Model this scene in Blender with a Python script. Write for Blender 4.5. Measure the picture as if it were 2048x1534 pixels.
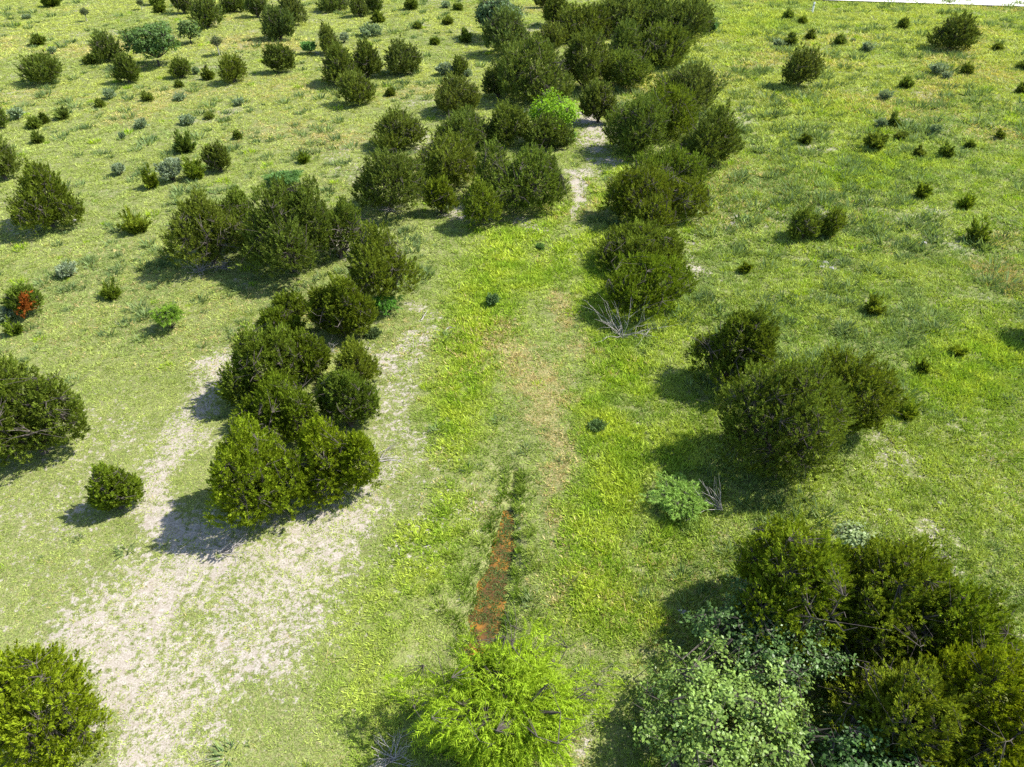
import bpy, math, random
import numpy as np
from mathutils import Vector
scene = bpy.context.scene
for o in list(bpy.data.objects):
    bpy.data.objects.remove(o)
COL = scene.collection

# ------------------------------------------------------------------ camera
cam_d = bpy.data.cameras.new("camera")
cam = bpy.data.objects.new("camera", cam_d)
COL.objects.link(cam)
CAM_H = 20.0
cam.location = (0.0, 0.0, CAM_H)
cam.rotation_euler = (math.radians(90 - 38), 0, 0)
cam_d.sensor_fit = 'HORIZONTAL'
cam_d.sensor_width = 36.0
cam_d.lens = 36.0 * 1420.0 / 2048.0
cam_d.clip_start = 0.1
cam_d.clip_end = 6000.0
scene.camera = cam

# ------------------------------------------------------------------ light
SUN_EL, SUN_AZ = math.radians(50), math.radians(10)      # azimuth from +X towards +Y
sdir = Vector((math.cos(SUN_EL) * math.cos(SUN_AZ), math.cos(SUN_EL) * math.sin(SUN_AZ), math.sin(SUN_EL)))
world = bpy.data.worlds.new("World")
scene.world = world
world.use_nodes = True
wn = world.node_tree.nodes
wl = world.node_tree.links
sky = wn.new('ShaderNodeTexSky')
sky.sky_type = 'NISHITA'
sky.sun_disc = False
sky.sun_elevation = SUN_EL
sky.sun_rotation = math.radians(90) - SUN_AZ
sky.altitude = 300
wl.new(sky.outputs[0], wn['Background'].inputs[0])
wn['Background'].inputs[1].default_value = 0.125
sun_d = bpy.data.lights.new("sun", 'SUN')
sun_d.energy = 4.8
sun_d.angle = math.radians(0.55)
sun_d.color = (1.0, 0.96, 0.90)
sun = bpy.data.objects.new("sun", sun_d)
COL.objects.link(sun)
sun.rotation_euler = sdir.to_track_quat('Z', 'Y').to_euler()
sun.location = sdir * 200
scene.view_settings.view_transform = 'Standard'
scene.view_settings.look = 'None'
scene.view_settings.gamma = 1.0
scene.view_settings.exposure = 1.04
try:
    scene.cycles.max_bounces = 6
    scene.cycles.diffuse_bounces = 3
    scene.cycles.glossy_bounces = 2
    scene.cycles.transmission_bounces = 3
    scene.cycles.use_denoising = False
    scene.cycles.caustics_reflective = False
    scene.cycles.caustics_refractive = False
except Exception:
    pass

# ------------------------------------------------------------------ helpers
def vnoise(x, y, s, seed=0):
    """smooth value noise 0..1 over the ground, s = cell size in metres"""
    x = np.asarray(x, float) / s + 137.3 * seed + 5000; y = np.asarray(y, float) / s + 71.7 * seed + 5000
    xi = np.floor(x).astype(np.int64); yi = np.floor(y).astype(np.int64)
    fx = x - xi; fy = y - yi
    fx = fx * fx * (3 - 2 * fx); fy = fy * fy * (3 - 2 * fy)
    def hsh(i, j):
        n = (i * 374761393 + j * 668265263 + seed * 974711) & 0xffffffff
        n = ((n ^ (n >> 13)) * 1274126177) & 0xffffffff
        return ((n ^ (n >> 16)) & 0xffff) / 65535.0
    a = hsh(xi, yi) * (1 - fx) + hsh(xi + 1, yi) * fx
    b = hsh(xi, yi + 1) * (1 - fx) + hsh(xi + 1, yi + 1) * fx
    return a * (1 - fy) + b * fy

def fbm(x, y, s, seed=0):
    return vnoise(x, y, s, seed) * .5 + vnoise(x, y, s / 2.1, seed + 1) * .3 + vnoise(x, y, s / 4.3, seed + 2) * .2

def sstep(a, b, v):
    t = np.clip((v - a) / (b - a), 0, 1)
    return t * t * (3 - 2 * t)

def mesh_np(name, verts, faces, mat=None, attrs=None, midx=None):
    """one mesh from arrays; faces (n,3) or (n,4)"""
    me = bpy.data.meshes.new(name)
    verts = np.ascontiguousarray(verts, np.float32); faces = np.ascontiguousarray(faces, np.int32)
    nf, k = faces.shape
    me.vertices.add(len(verts)); me.loops.add(nf * k); me.polygons.add(nf)
    me.vertices.foreach_set('co', verts.ravel())
    me.loops.foreach_set('vertex_index', faces.ravel())
    me.polygons.foreach_set('loop_start', np.arange(0, nf * k, k, dtype=np.int32))
    me.polygons.foreach_set('loop_total', np.full(nf, k, np.int32))
    for m in (mat if isinstance(mat, (list, tuple)) else [mat]):
        if m: me.materials.append(m)
    if midx is not None:
        me.polygons.foreach_set('material_index', np.ascontiguousarray(midx, np.int32))
    for an, av in (attrs or {}).items():
        av = np.asarray(av, np.float32)
        if av.ndim == 1:
            at = me.attributes.new(an, 'FLOAT', 'POINT'); at.data.foreach_set('value', av)
        else:
            if av.shape[1] == 3: av = np.hstack([av, np.ones((len(av), 1), np.float32)])
            at = me.attributes.new(an, 'FLOAT_COLOR', 'POINT'); at.data.foreach_set('color', np.ascontiguousarray(av).ravel())
    me.update(calc_edges=True)
    return me

def put(name, me, parent=None, loc=(0, 0, 0), rz=0.0):
    o = bpy.data.objects.new(name, me)
    COL.objects.link(o)
    o.location = loc
    o.rotation_euler = (0, 0, rz)
    if parent: o.parent = parent
    return o

def tag(o, label=None, cat=None, group=None, kind=None):
    if label: o['label'] = label
    if cat: o['category'] = cat
    if group: o['group'] = group
    if kind: o['kind'] = kind
    return o

def unit(v):
    return v / np.maximum(np.linalg.norm(v, axis=-1, keepdims=True), 1e-9)

class NT:
    def __init__(s, name):
        s.m = bpy.data.materials.new(name); s.m.use_nodes = True
        s.n = s.m.node_tree.nodes; s.l = s.m.node_tree.links
        s.n.clear(); s.out = s.n.new('ShaderNodeOutputMaterial')
    def node(s, t, **kw):
        n = s.n.new(t)
        for k, v in kw.items():
            if k.startswith('i_'):
                key = k[2:]; key = int(key) if key.isdigit() else key
                if hasattr(v, 'links') or isinstance(v, bpy.types.NodeSocket): s.l.new(v, n.inputs[key])
                else: n.inputs[key].default_value = v
            else: setattr(n, k, v)
        return n
    def math(s, op, a, b=0.0, c=None, clamp=False):
        n = s.n.new('ShaderNodeMath'); n.operation = op; n.use_clamp = clamp
        for i, v in enumerate((a, b) if c is None else (a, b, c)):
            if isinstance(v, bpy.types.NodeSocket): s.l.new(v, n.inputs[i])
            else: n.inputs[i].default_value = v
        return n.outputs[0]
    def mix(s, f, a, b, mode='MIX'):
        n = s.n.new('ShaderNodeMix'); n.data_type = 'RGBA'; n.blend_type = mode; n.clamp_factor = True
        for sock, v in ((n.inputs['Factor'], f), (n.inputs[6], a), (n.inputs[7], b)):
            if isinstance(v, bpy.types.NodeSocket): s.l.new(v, sock)
            else: sock.default_value = (*v, 1) if isinstance(v, tuple) and len(v) == 3 else v
        return n.outputs[2]
    def noise(s, co, scale, detail=3, rough=.6):
        n = s.n.new('ShaderNodeTexNoise'); n.inputs['Scale'].default_value = scale
        n.inputs['Detail'].default_value = detail; n.inputs['Roughness'].default_value = rough
        s.l.new(co, n.inputs['Vector']); return n.outputs[0]
    def attr(s, name):
        n = s.n.new('ShaderNodeAttribute'); n.attribute_name = name; return n
    def ramp(s, f, a, b):
        n = s.n.new('ShaderNodeMapRange'); n.interpolation_type = 'SMOOTHSTEP'
        s.l.new(f, n.inputs[0]); n.inputs[1].default_value = a; n.inputs[2].default_value = b
        return n.outputs[0]

def leaf_material(name, trans=0.3, gloss=0.0, rough=0.5, vary=0.35, use_col=False):
    """leaves: the colour of the object (or of the mesh) with leaf to leaf variation, partly translucent"""
    t = NT(name)
    if use_col:
        base = t.attr('Col').outputs['Color']
    else:
        base = t.node('ShaderNodeObjectInfo').outputs['Color']
    var = t.attr('var').outputs['Fac']
    k = t.math('MULTIPLY_ADD', var, vary * 2, 1 - vary)
    cm = t.node('ShaderNodeCombineColor', i_0=k, i_1=k, i_2=k)
    col = t.mix(1.0, base, cm.outputs[0], 'MULTIPLY')
    if gloss > 0:
        p = t.node('ShaderNodeBsdfPrincipled', i_0=col); p.inputs['Roughness'].default_value = rough
        p.inputs['Specular IOR Level'].default_value = gloss
        d = p.outputs[0]
    else:
        d = t.node('ShaderNodeBsdfDiffuse', i_0=col).outputs[0]
    if name.startswith('vine'):
        col = t.mix(t.math('MULTIPLY', t.ramp(var, .82, .98), .55), col, (.36, .44, .24)); t.l.new(col, p.inputs[0])
    hs = t.node('ShaderNodeMixRGB', blend_type='MULTIPLY', i_0=1.0, i_1=col, i_2=(1.35, 1.3, .55, 1))
    tr = t.node('ShaderNodeBsdfTranslucent', i_0=hs.outputs[0])
    mx = t.node('ShaderNodeMixShader', i_0=trans, i_1=d, i_2=tr.outputs[0])
    t.l.new(mx.outputs[0], t.out.inputs[0])
    return t.m

def plain_material(name, c1, c2, scale, rough=.9, bump=0.0):
    t = NT(name)
    co = t.node('ShaderNodeTexCoord').outputs['Object']
    f = t.noise(co, scale, 4)
    col = t.mix(t.ramp(f, .3, .7), c1, c2)
    p = t.node('ShaderNodeBsdfPrincipled', i_0=col); p.inputs['Roughness'].default_value = rough
    p.inputs['Specular IOR Level'].default_value = .2
    if bump:
        b = t.node('ShaderNodeBump', i_2=f); b.inputs[0].default_value = bump
        t.l.new(b.outputs[0], p.inputs['Normal'])
    t.l.new(p.outputs[0], t.out.inputs[0])
    return t.m

M_NEEDLE = leaf_material('juniper_needles', .30, 0, vary=.58)
M_SHRUB = leaf_material('shrub_leaves', .25, 0, vary=.4)
M_BROAD = leaf_material('broad_leaves', .35, .12, .55, vary=.5)
M_VINE = leaf_material('vine_leaves', .28, .22, .42, vary=.6)
M_GRASS = leaf_material('grass_blades', .30, 0, vary=.3, use_col=True)
M_BARK = plain_material('juniper_bark', (.055, .046, .036), (.13, .112, .094), 7, .95, .4)
M_DEAD = plain_material('bleached_wood', (.24, .215, .195), (.46, .425, .39), 6, .9, .3)
M_ROCK = plain_material('limestone', (.20, .19, .17), (.46, .44, .40), 5, .9, .5)

# ------------------------------------------------------------------ ground fields
# strokes over the ground: points (x, y, half width) in metres
STROKES = {}
STROKES = {
    'bare': [(0.84, [(-13.83, 27.63, 0.53), (-14.17, 25.3, 0.86), (-13.8, 22.41, 1.06), (-14.15, 20.6, 0.97), (-13.75, 18.83, 1.05), (-12.29, 16.99, 1.36), (-11.0, 15.65, 1.91)]), (0.8, [(-10.38, 15.86, 2.27), (-11.65, 14.61, 2.52), (-11.47, 12.92, 1.9), (-10.99, 11.72, 1.67)]), (0.74, [(-13.13, 13.09, 1.43), (-10.53, 11.72, 2.28)]), (0.78, [(-8.0, 15.44, 2.24), (-6.09, 17.22, 1.73)]), (0.74, [(-10.05, 11.24, 1.94), (-9.22, 10.18, 1.58), (-9.39, 8.75, 1.62)]), (0.7, [(-7.31, 14.03, 2.14), (-8.36, 12.05, 2.0)]), (0.5, [(-6.18, 28.25, 0.85), (-5.11, 25.49, 0.96), (-5.3, 22.73, 0.77), (-4.5, 20.6, 0.9)]), (0.75, [(-4.13, 29.77, 0.71), (-5.77, 27.02, 0.71)]), (0.7, [(-6.17, 18.7, 0.76), (-5.14, 19.49, 0.58)]), (0.45, [(-4.82, 32.9, 0.59), (-4.32, 30.46, 0.56)]), (1.1, [(7.46, 67.92, 0.83), (6.96, 62.23, 1.3), (6.26, 56.69, 1.36)]), (1.2, [(7.34, 53.63, 0.85), (6.17, 53.42, 0.54)]), (1.2, [(5.02, 50.91, 0.81), (4.31, 45.98, 0.41), (4.06, 43.43, 0.26)]), (0.5, [(12.03, 43.58, 0.53), (10.73, 38.66, 0.48), (10.63, 35.34, 0.62), (11.67, 34.94, 0.45)]), (0.7, [(14.84, 45.98, 0.27), (13.56, 41.73, 0.25)]), (0.75, [(10.75, 35.91, 0.86)]), (0.6, [(-7.39, 60.93, 0.38), (-7.35, 55.57, 0.47)]), (0.7, [(-4.13, 44.36, 1.0), (-2.1, 43.58, 0.99)]), (0.7, [(1.15, 41.94, 0.83), (-0.13, 42.83, 0.58)]), (0.6, [(-9.54, 37.41, 0.65), (-10.31, 39.98, 0.56)]), (0.5, [(-15.02, 35.05, 0.39), (-14.5, 34.23, 0.39)]), (0.6, [(11.86, 102.42, 0.66), (2.27, 98.02, 0.88)]), (0.5, [(-51.99, 76.32, 1.53)]), (0.45, [(-9.92, 67.92, 1.58)]), (0.45, [(20.24, 43.58, 0.85), (21.93, 42.83, 0.65)]), (0.6, [(18.4, 36.92, 0.64)]), (0.55, [(1.19, 16.99, 0.25), (1.44, 16.3, 0.18)]), (0.55, [(15.49, 16.99, 0.72), (15.1, 15.44, 0.52)]), (0.5, [(18.92, 21.19, 0.53)]), (0.5, [(15.2, 13.65, 0.49), (15.17, 12.39, 0.47)]), (0.5, [(2.66, 10.18, 0.37), (2.63, 9.2, 0.36)]), (0.45, [(18.82, 67.92, 0.93), (19.5, 64.98, 0.89)]), (0.5, [(17.46, 51.89, 0.82)]), (0.3, [(-18.6, 22.73, 2.55), (-17.73, 18.96, 2.88), (-16.05, 15.02, 2.04)]), (0.3, [(-2.33, 18.19, 1.5), (-3.89, 15.65, 1.56), (-3.41, 21.79, 1.25)])],
    'dry': [(0.72, [(0.39, 28.25, 0.88), (1.08, 26.82, 1.13), (1.47, 24.41, 0.93), (1.09, 22.73, 0.77)]), (0.7, [(1.09, 22.73, 0.64), (1.77, 21.48, 0.7), (1.38, 19.49, 0.51)]), (0.6, [(1.61, 18.19, 0.56), (1.7, 16.3, 0.46)]), (0.75, [(1.75, 14.12, 0.4)]), (0.7, [(2.72, 32.9, 0.81), (2.48, 30.93, 0.78)]), (0.5, [(2.0, 9.89, 0.42), (2.15, 9.2, 0.55)]), (0.6, [(-0.34, 28.67, 0.59), (-0.62, 30.93, 0.52)]), (0.6, [(3.34, 28.67, 0.74)]), (0.5, [(5.16, 45.98, 0.41), (5.13, 43.58, 0.46)]), (0.7, [(27.91, 35.91, 1.43), (27.68, 33.96, 1.1)]), (0.5, [(29.97, 39.98, 0.93)]), (0.55, [(29.74, 84.36, 2.77), (25.57, 81.18, 1.61)]), (0.55, [(48.08, 83.28, 3.29), (49.27, 77.25, 3.61)]), (0.5, [(40.86, 59.05, 2.49)]), (0.5, [(38.65, 68.69, 2.34), (58.4, 98.02, 2.52)]), (0.7, [(-50.14, 87.75, 3.44), (-43.67, 90.14, 3.52)]), (0.7, [(-32.3, 91.38, 4.16), (-25.18, 88.93, 3.48)]), (0.55, [(-32.61, 70.27, 2.86), (-33.58, 63.58, 2.2)]), (0.5, [(-19.55, 60.29, 2.95), (-13.62, 57.85, 2.45)]), (0.5, [(-45.95, 70.27, 2.86)]), (0.4, [(-24.98, 70.27, 2.86)]), (0.5, [(-38.76, 103.97, 3.98)]), (0.4, [(-20.6, 71.92, 2.91)]), (0.4, [(-1.4, 18.44, 0.76)])],
    'lush': [(1.0, [(-0.75, 40.67, 1.87), (-1.69, 31.9, 1.85), (-1.93, 25.86, 1.73), (-2.53, 21.19, 1.23)]), (0.9, [(-2.72, 18.44, 0.85), (-2.96, 15.02, 0.77)]), (0.55, [(-4.34, 14.03, 1.48), (-4.61, 11.72, 1.37), (-3.45, 9.89, 1.27)]), (1.0, [(3.69, 24.41, 1.11), (4.0, 21.19, 1.43), (3.0, 16.99, 1.36), (2.9, 14.03, 1.32), (3.74, 12.92, 0.79)]), (0.9, [(1.01, 35.05, 1.69), (4.87, 40.67, 1.56), (5.2, 25.86, 1.38)]), (0.8, [(5.06, 51.39, 0.0), (6.02, 45.98, 1.03)]), (0.8, [(3.2, 44.36, 1.0), (0.8, 39.98, 1.23)]), (0.8, [(5.31, 15.65, 1.04), (6.62, 16.99, 0.9)]), (0.6, [(6.46, 21.19, 1.63), (7.11, 18.44, 1.13)]), (0.7, [(7.61, 50.91, 1.11), (8.4, 54.48, 1.01)]), (0.6, [(23.76, 28.25, 1.7), (19.81, 25.12, 1.58)]), (0.6, [(22.62, 49.49, 2.17), (29.29, 52.39, 3.02)]), (0.6, [(36.53, 107.18, 4.09), (28.76, 98.02, 3.78)]), (0.6, [(29.6, 65.69, 3.61)]), (0.5, [(7.91, 30.93, 1.29), (8.97, 33.96, 0.83)])],
    'gravel': [(0.62, [(25.17, 42.83, 1.62), (27.07, 41.37, 1.9), (27.6, 38.66, 0.9)]), (0.7, [(27.5, 44.36, 1.0)]), (0.6, [(25.14, 51.39, 1.49), (23.25, 52.39, 1.13)]), (0.6, [(20.74, 62.9, 1.74)]), (0.6, [(25.21, 32.9, 1.08)]), (0.5, [(24.81, 46.82, 1.04)])],
}

def stroke_field(x, y, strokes):
    f = np.zeros(np.shape(x))
    for strength, pts in strokes:
        d = np.full(np.shape(x), -9.0)
        if len(pts) == 1:
            px, py, w = pts[0]
            d = 1 - np.hypot(x - px, y - py) / w
        for (ax, ay, aw), (bx, by, bw) in zip(pts[:-1], pts[1:]):
            L2 = (bx - ax) ** 2 + (by - ay) ** 2 + 1e-9
            t = np.clip(((x - ax) * (bx - ax) + (y - ay) * (by - ay)) / L2, 0, 1)
            dd = np.hypot(x - ax - t * (bx - ax), y - ay - t * (by - ay))
            d = np.maximum(d, 1 - dd / (aw + t * (bw - aw)))
        f = np.maximum(f, strength * sstep(-.75, .85, d))
    return f

def fields(x, y):
    x = np.asarray(x, float); y = np.asarray(y, float)
    wx = x + (fbm(x, y, 3.0, 11) - .5) * 2.4 + (vnoise(x, y, .5, 12) - .5) * .5; wy = y + (fbm(x, y, 3.0, 17) - .5) * 2.4 + (vnoise(x, y, .5, 18) - .5) * .5
    r = {k: stroke_field(wx, wy, v) for k, v in STROKES.items()}
    # the open pasture on both sides: patchy dry streaks, and thin soil
    streak = fbm(x * .45, y, 9, 31)
    far = sstep(45, 80, y)
    r['dry'] = np.maximum(r['dry'], sstep(.50, .75, streak) * (.15 + .40 * far))
    r['bare'] = np.maximum(r['bare'], .42 * sstep(.6, .78, fbm(x, y, 5, 41)) * sstep(-2, 3, np.abs(x) - 3))
    r['right'] = sstep(2.0, 7.0, x - np.maximum(0, (y - 20)) * .12)
    r['left'] = sstep(1.0, 6.0, -x - 1 - np.maximum(0, (y - 25)) * .05)
    r['far'] = far
    return r

CREEK = []
CREEK = [(0.12, 20.18, 0.08), (0.06, 19.44, 0.1), (0.02, 18.83, 0.11), (-0.15, 18.19, 0.15), (-0.22, 17.34, 0.27), (-0.28, 16.3, 0.44), (-0.53, 15.02, 0.54), (-0.69, 14.03, 0.59), (-0.9, 13.19, 0.58), (-1.07, 12.22, 0.49), (-1.14, 10.32, 0.43), (-1.14, 8.75, 0.38)]
def creek_d(x, y):
    d = np.full(np.shape(x), 99.0); w = np.full(np.shape(x), .3)
    for (ax, ay, aw), (bx, by, bw) in zip(CREEK[:-1], CREEK[1:]):
        L2 = (bx - ax) ** 2 + (by - ay) ** 2 + 1e-9
        t = np.clip(((x - ax) * (bx - ax) + (y - ay) * (by - ay)) / L2, 0, 1)
        dd = np.hypot(x - ax - t * (bx - ax), y - ay - t * (by - ay)); ww = aw + t * (bw - aw)
        m = dd < d
        d = np.where(m, dd, d); w = np.where(m, ww, w)
    return d, w

def height(x, y):
    x = np.asarray(x, float); y = np.asarray(y, float)
    z = (fbm(x, y, 14, 3) - .5) * .30 + (vnoise(x, y, 1.1, 5) - .5) * (.07 + .10 * sstep(3, 8, x)) * sstep(90, 60, y)
    d, w = creek_d(x, y)
    z = z - .16 * (1 - sstep(.2, 3.0, d)) - .22 * (1 - sstep(w * .35, w * 1.35 + .18, d))
    z = z + (vnoise(x, y, .42, 8) - .5) * .16 * (1 - sstep(w + .1, w + .9, d))
    return z

def hz(x, y): return float(height(np.array([x]), np.array([y]))[0])

# ------------------------------------------------------------------ ground sheet
def axis_steps(segs):
    out = []
    for a, b, st in segs:
        n = max(1, int(round((b - a) / st))); out.append(np.linspace(a, b, n, endpoint=False))
    out.append([segs[-1][1]])
    return np.concatenate(out)
gx = axis_steps([(-2500, -400, 300), (-400, -120, 25), (-120, -45, 1.2), (-45, -20, .4), (-20, -2.5, .25), (-2.5, 2.5, .12), (2.5, 20, .25), (20, 45, .4), (45, 120, 1.2), (120, 400, 25), (400, 2500, 300)])
gy = axis_steps([(-400, -20, 40), (-20, 5, 1.5), (5, 9, .3), (9, 22, .14), (22, 45, .28), (45, 75, .5), (75, 130, 1.0), (130, 400, 20), (400, 3000, 260)])
GX, GY = np.meshgrid(gx, gy)
x_, y_ = GX.ravel(), GY.ravel()
z_ = height(x_, y_)
fl = fields(x_, y_)
nx, ny = len(gx), len(gy)
ii = (np.arange(ny - 1)[:, None] * nx + np.arange(nx - 1)[None, :]).ravel()
gf = np.stack([ii, ii + 1, ii + nx + 1, ii + nx], 1)

def ground_material():
    t = NT('pasture_ground')
    co = t.node('ShaderNodeTexCoord').outputs['Object']
    bare, dry, lush, gravel = (t.attr(k).outputs['Fac'] for k in ('bare', 'dry', 'lush', 'gravel'))
    n1 = t.noise(co, 1.1, 6, .65); n2 = t.noise(co, 5.5, 5, .7); n3 = t.noise(co, 22, 3, .7); n4 = t.noise(co, .25, 4, .6)
    n5 = t.noise(co, 9.0, 8, .8)
    g = t.mix(t.ramp(n1, .35, .65), (.135, .180, .042), (.22, .26, .08))
    g = t.mix(t.math('MULTIPLY', t.ramp(n5, .45, .60), .75), g, (.30, .265, .14))
    g = t.mix(t.math('MULTIPLY', lush, .75), g, t.mix(t.ramp(n2, .35, .7), (.13, .19, .022), (.25, .30, .036)))
    dryc = t.mix(t.ramp(n2, .35, .7), (.33, .25, .105), (.44, .37, .185))
    df = t.ramp(t.math('ADD', t.math('MULTIPLY', dry, .75), t.math('ADD', t.math('MULTIPLY', t.math('SUBTRACT', n1, .5), 1.0), t.math('MULTIPLY', t.math('SUBTRACT', n5, .5), .8))), .2, .85)
    g = t.mix(df, g, dryc)
    g = t.mix(t.math('MULTIPLY', t.ramp(n3, .44, .58), .75), g, (.070, .075, .024))
    soil = t.mix(t.ramp(n2, .3, .7), (.315, .275, .225), (.43, .395, .345))
    soil = t.mix(t.math('MULTIPLY', t.ramp(n3, .46, .58), .7), soil, (.20, .165, .115))
    grav = t.mix(t.ramp(n3, .35, .65), (.20, .19, .165), (.42, .40, .36))
    n6 = t.noise(co, 4.2, 8, .72)
    bf = t.math('ADD', t.math('MULTIPLY', bare, .62), t.math('ADD', t.math('MULTIPLY', t.math('SUBTRACT', n6, .5), 2.3), t.math('MULTIPLY', t.math('SUBTRACT', n1, .5), .5)))
    c = t.mix(t.ramp(bf, .26, .46), g, soil)
    gv = t.math('ADD', t.math('MULTIPLY', gravel, .7), t.math('MULTIPLY', t.math('SUBTRACT', n5, .5), 1.6))
    c = t.mix(t.ramp(gv, .35, .7), c, grav)
    p = t.node('ShaderNodeBsdfPrincipled', i_0=c); p.inputs['Roughness'].default_value = .95
    p.inputs['Specular IOR Level'].default_value = .1
    h = t.math('ADD', t.math('MULTIPLY', n2, .6), t.math('MULTIPLY', n3, .4))
    b = t.node('ShaderNodeBump', i_2=h); b.inputs[0].default_value = .8; b.inputs[1].default_value = .08
    t.l.new(b.outputs[0], p.inputs['Normal'])
    t.l.new(p.outputs[0], t.out.inputs[0])
    return t.m
gm = mesh_np('ground', np.stack([x_, y_, z_], 1), gf, ground_material(),
             {k: fl[k] for k in ('bare', 'dry', 'lush', 'gravel')})
gm.polygons.foreach_set('use_smooth', np.ones(len(gf), bool))
tag(put('ground', gm), kind='structure')

# ------------------------------------------------------------------ water in the ditch
def strip(name, pts, z, extra, mat, nseg=8):
    P = np.array(pts); res = []
    for (ax, ay, aw), (bx, by, bw) in zip(P[:-1], P[1:]):
        for k in range(nseg):
            s = k / nseg; res.append((ax + (bx - ax) * s, ay + (by - ay) * s, aw + (bw - aw) * s))
    res.append(tuple(P[-1])); R = np.array(res)
    tan = np.gradient(R[:, :2], axis=0); tan = unit(tan); nor = np.stack([-tan[:, 1], tan[:, 0]], 1)
    a = R[:, :2] + nor * (R[:, 2:3] + extra); b = R[:, :2] - nor * (R[:, 2:3] + extra)
    zz = z(R[:, 0], R[:, 1])
    v = np.vstack([np.column_stack([a, zz]), np.column_stack([b, zz])]); n = len(R)
    f = np.stack([np.arange(n - 1), np.arange(1, n), n + np.arange(1, n), n + np.arange(n - 1)], 1)
    return mesh_np(name, v, f, mat)
def water_material():
    t = NT('tannin_water')
    co = t.node('ShaderNodeTexCoord').outputs['Object']
    n1 = t.noise(co, 1.6, 4); n2 = t.noise(co, 9, 3)
    c = t.mix(t.ramp(n1, .38, .62), (.085, .045, .012), (.27, .125, .014))
    c = t.mix(t.math('MULTIPLY', t.ramp(n2, .5, .7), .5), c, (.20, .10, .02))
    p = t.node('ShaderNodeBsdfPrincipled', i_0=c); p.inputs['Roughness'].default_value = .18
    b = t.node('ShaderNodeBump', i_2=n2); b.inputs[0].default_value = .15; b.inputs[1].default_value = .02
    t.l.new(b.outputs[0], p.inputs['Normal'])
    t.l.new(p.outputs[0], t.out.inputs[0]); return t.m
def pool_z(x, y):
    return (fbm(x, y, 14, 3) - .5) * .30 - .16 - .22
wm = strip('stream_water', CREEK[3:], lambda x, y: pool_z(x, y) + .085, .22, water_material())
tag(put('stream_water', wm), kind='structure')

# ------------------------------------------------------------------ road beyond the field
ROAD = []
ROAD = [(-300, 183.7, 4), (-50, 138.4, 4), (53, 119.8, 4), (90, 113.1, 4), (300, 75.1, 4)]
rd = plain_material('road_gravel', (.60, .57, .52), (.78, .75, .70), .9, .95)
tag(put('road', strip('road', ROAD, lambda x, y: np.full(np.shape(x), .19), 0, rd)), kind='structure')

# ------------------------------------------------------------------ grass, weeds
GR = np.random.default_rng(5)
def scatter(y0, y1, dens, margin=3.0):
    """random ground points in the band y0..y1 of the pasture"""
    half = lambda y: .735 * np.hypot(y, CAM_H) * 1.0 + margin
    W = half(y1); n = int((y1 - y0) * 2 * W * dens)
    x = GR.uniform(-W, W, n); y = GR.uniform(y0, y1, n)
    m = np.abs(x) < half(y)
    return x[m], y[m]

def tufts(x, y, rad, hgt, nb, bw, col, lean=.8, var=.5):
    """nb triangular blades for every point"""
    n = len(x)
    if n == 0: return np.zeros((0, 3)), np.zeros((0, 3)), np.zeros(0)
    z = height(x, y) - .015
    rep = lambda v: np.repeat(v, nb)
    X, Y, Z, Rr, Hh, B = rep(x), rep(y), rep(z), rep(rad), rep(hgt), rep(bw)
    N = n * nb
    a = GR.uniform(0, 2 * np.pi, N); q = np.sqrt(GR.uniform(0, 1, N))
    bx = X + np.cos(a) * Rr * q * .65; by = Y + np.sin(a) * Rr * q * .65
    hh = Hh * GR.uniform(.55, 1.1, N) * (1 - .35 * q)
    da = a + GR.normal(0, .6, N)
    out = Rr * GR.uniform(.2, 1.0, N) * lean
    tx = bx + np.cos(da) * out; ty = by + np.sin(da) * out
    wa = GR.uniform(0, 2 * np.pi, N); wx = np.cos(wa) * B * .5; wy = np.sin(wa) * B * .5
    v = np.empty((N, 3, 3))
    v[:, 0] = np.stack([bx - wx, by - wy, Z], 1); v[:, 1] = np.stack([bx + wx, by + wy, Z], 1)
    v[:, 2] = np.stack([tx, ty, Z + hh], 1)
    c = np.repeat(np.repeat(col, nb, 0) * GR.uniform(1 - var * .5, 1 + var * .5, (N, 1)), 3, 0)
    return v.reshape(-1, 3), c, np.repeat(GR.uniform(0, 1, N), 3)

def join_stuff(name, parts, label, cat):
    V = np.vstack([p[0] for p in parts]); C = np.vstack([p[1] for p in parts]); A = np.concatenate([p[2] for p in parts])
    F = np.arange(len(V)).reshape(-1, 3)
    o = put(name, mesh_np(name, V, F, M_GRASS, {'Col': C, 'var': A}))
    return tag(o, label, cat, kind='stuff')

def mixc(w, a, b):
    w = np.asarray(w)[:, None]
    return np.array(a)[None, :] * (1 - w) + np.array(b)[None, :] * w

turf, dryp, weed, bunch = [], [], [], []
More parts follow.
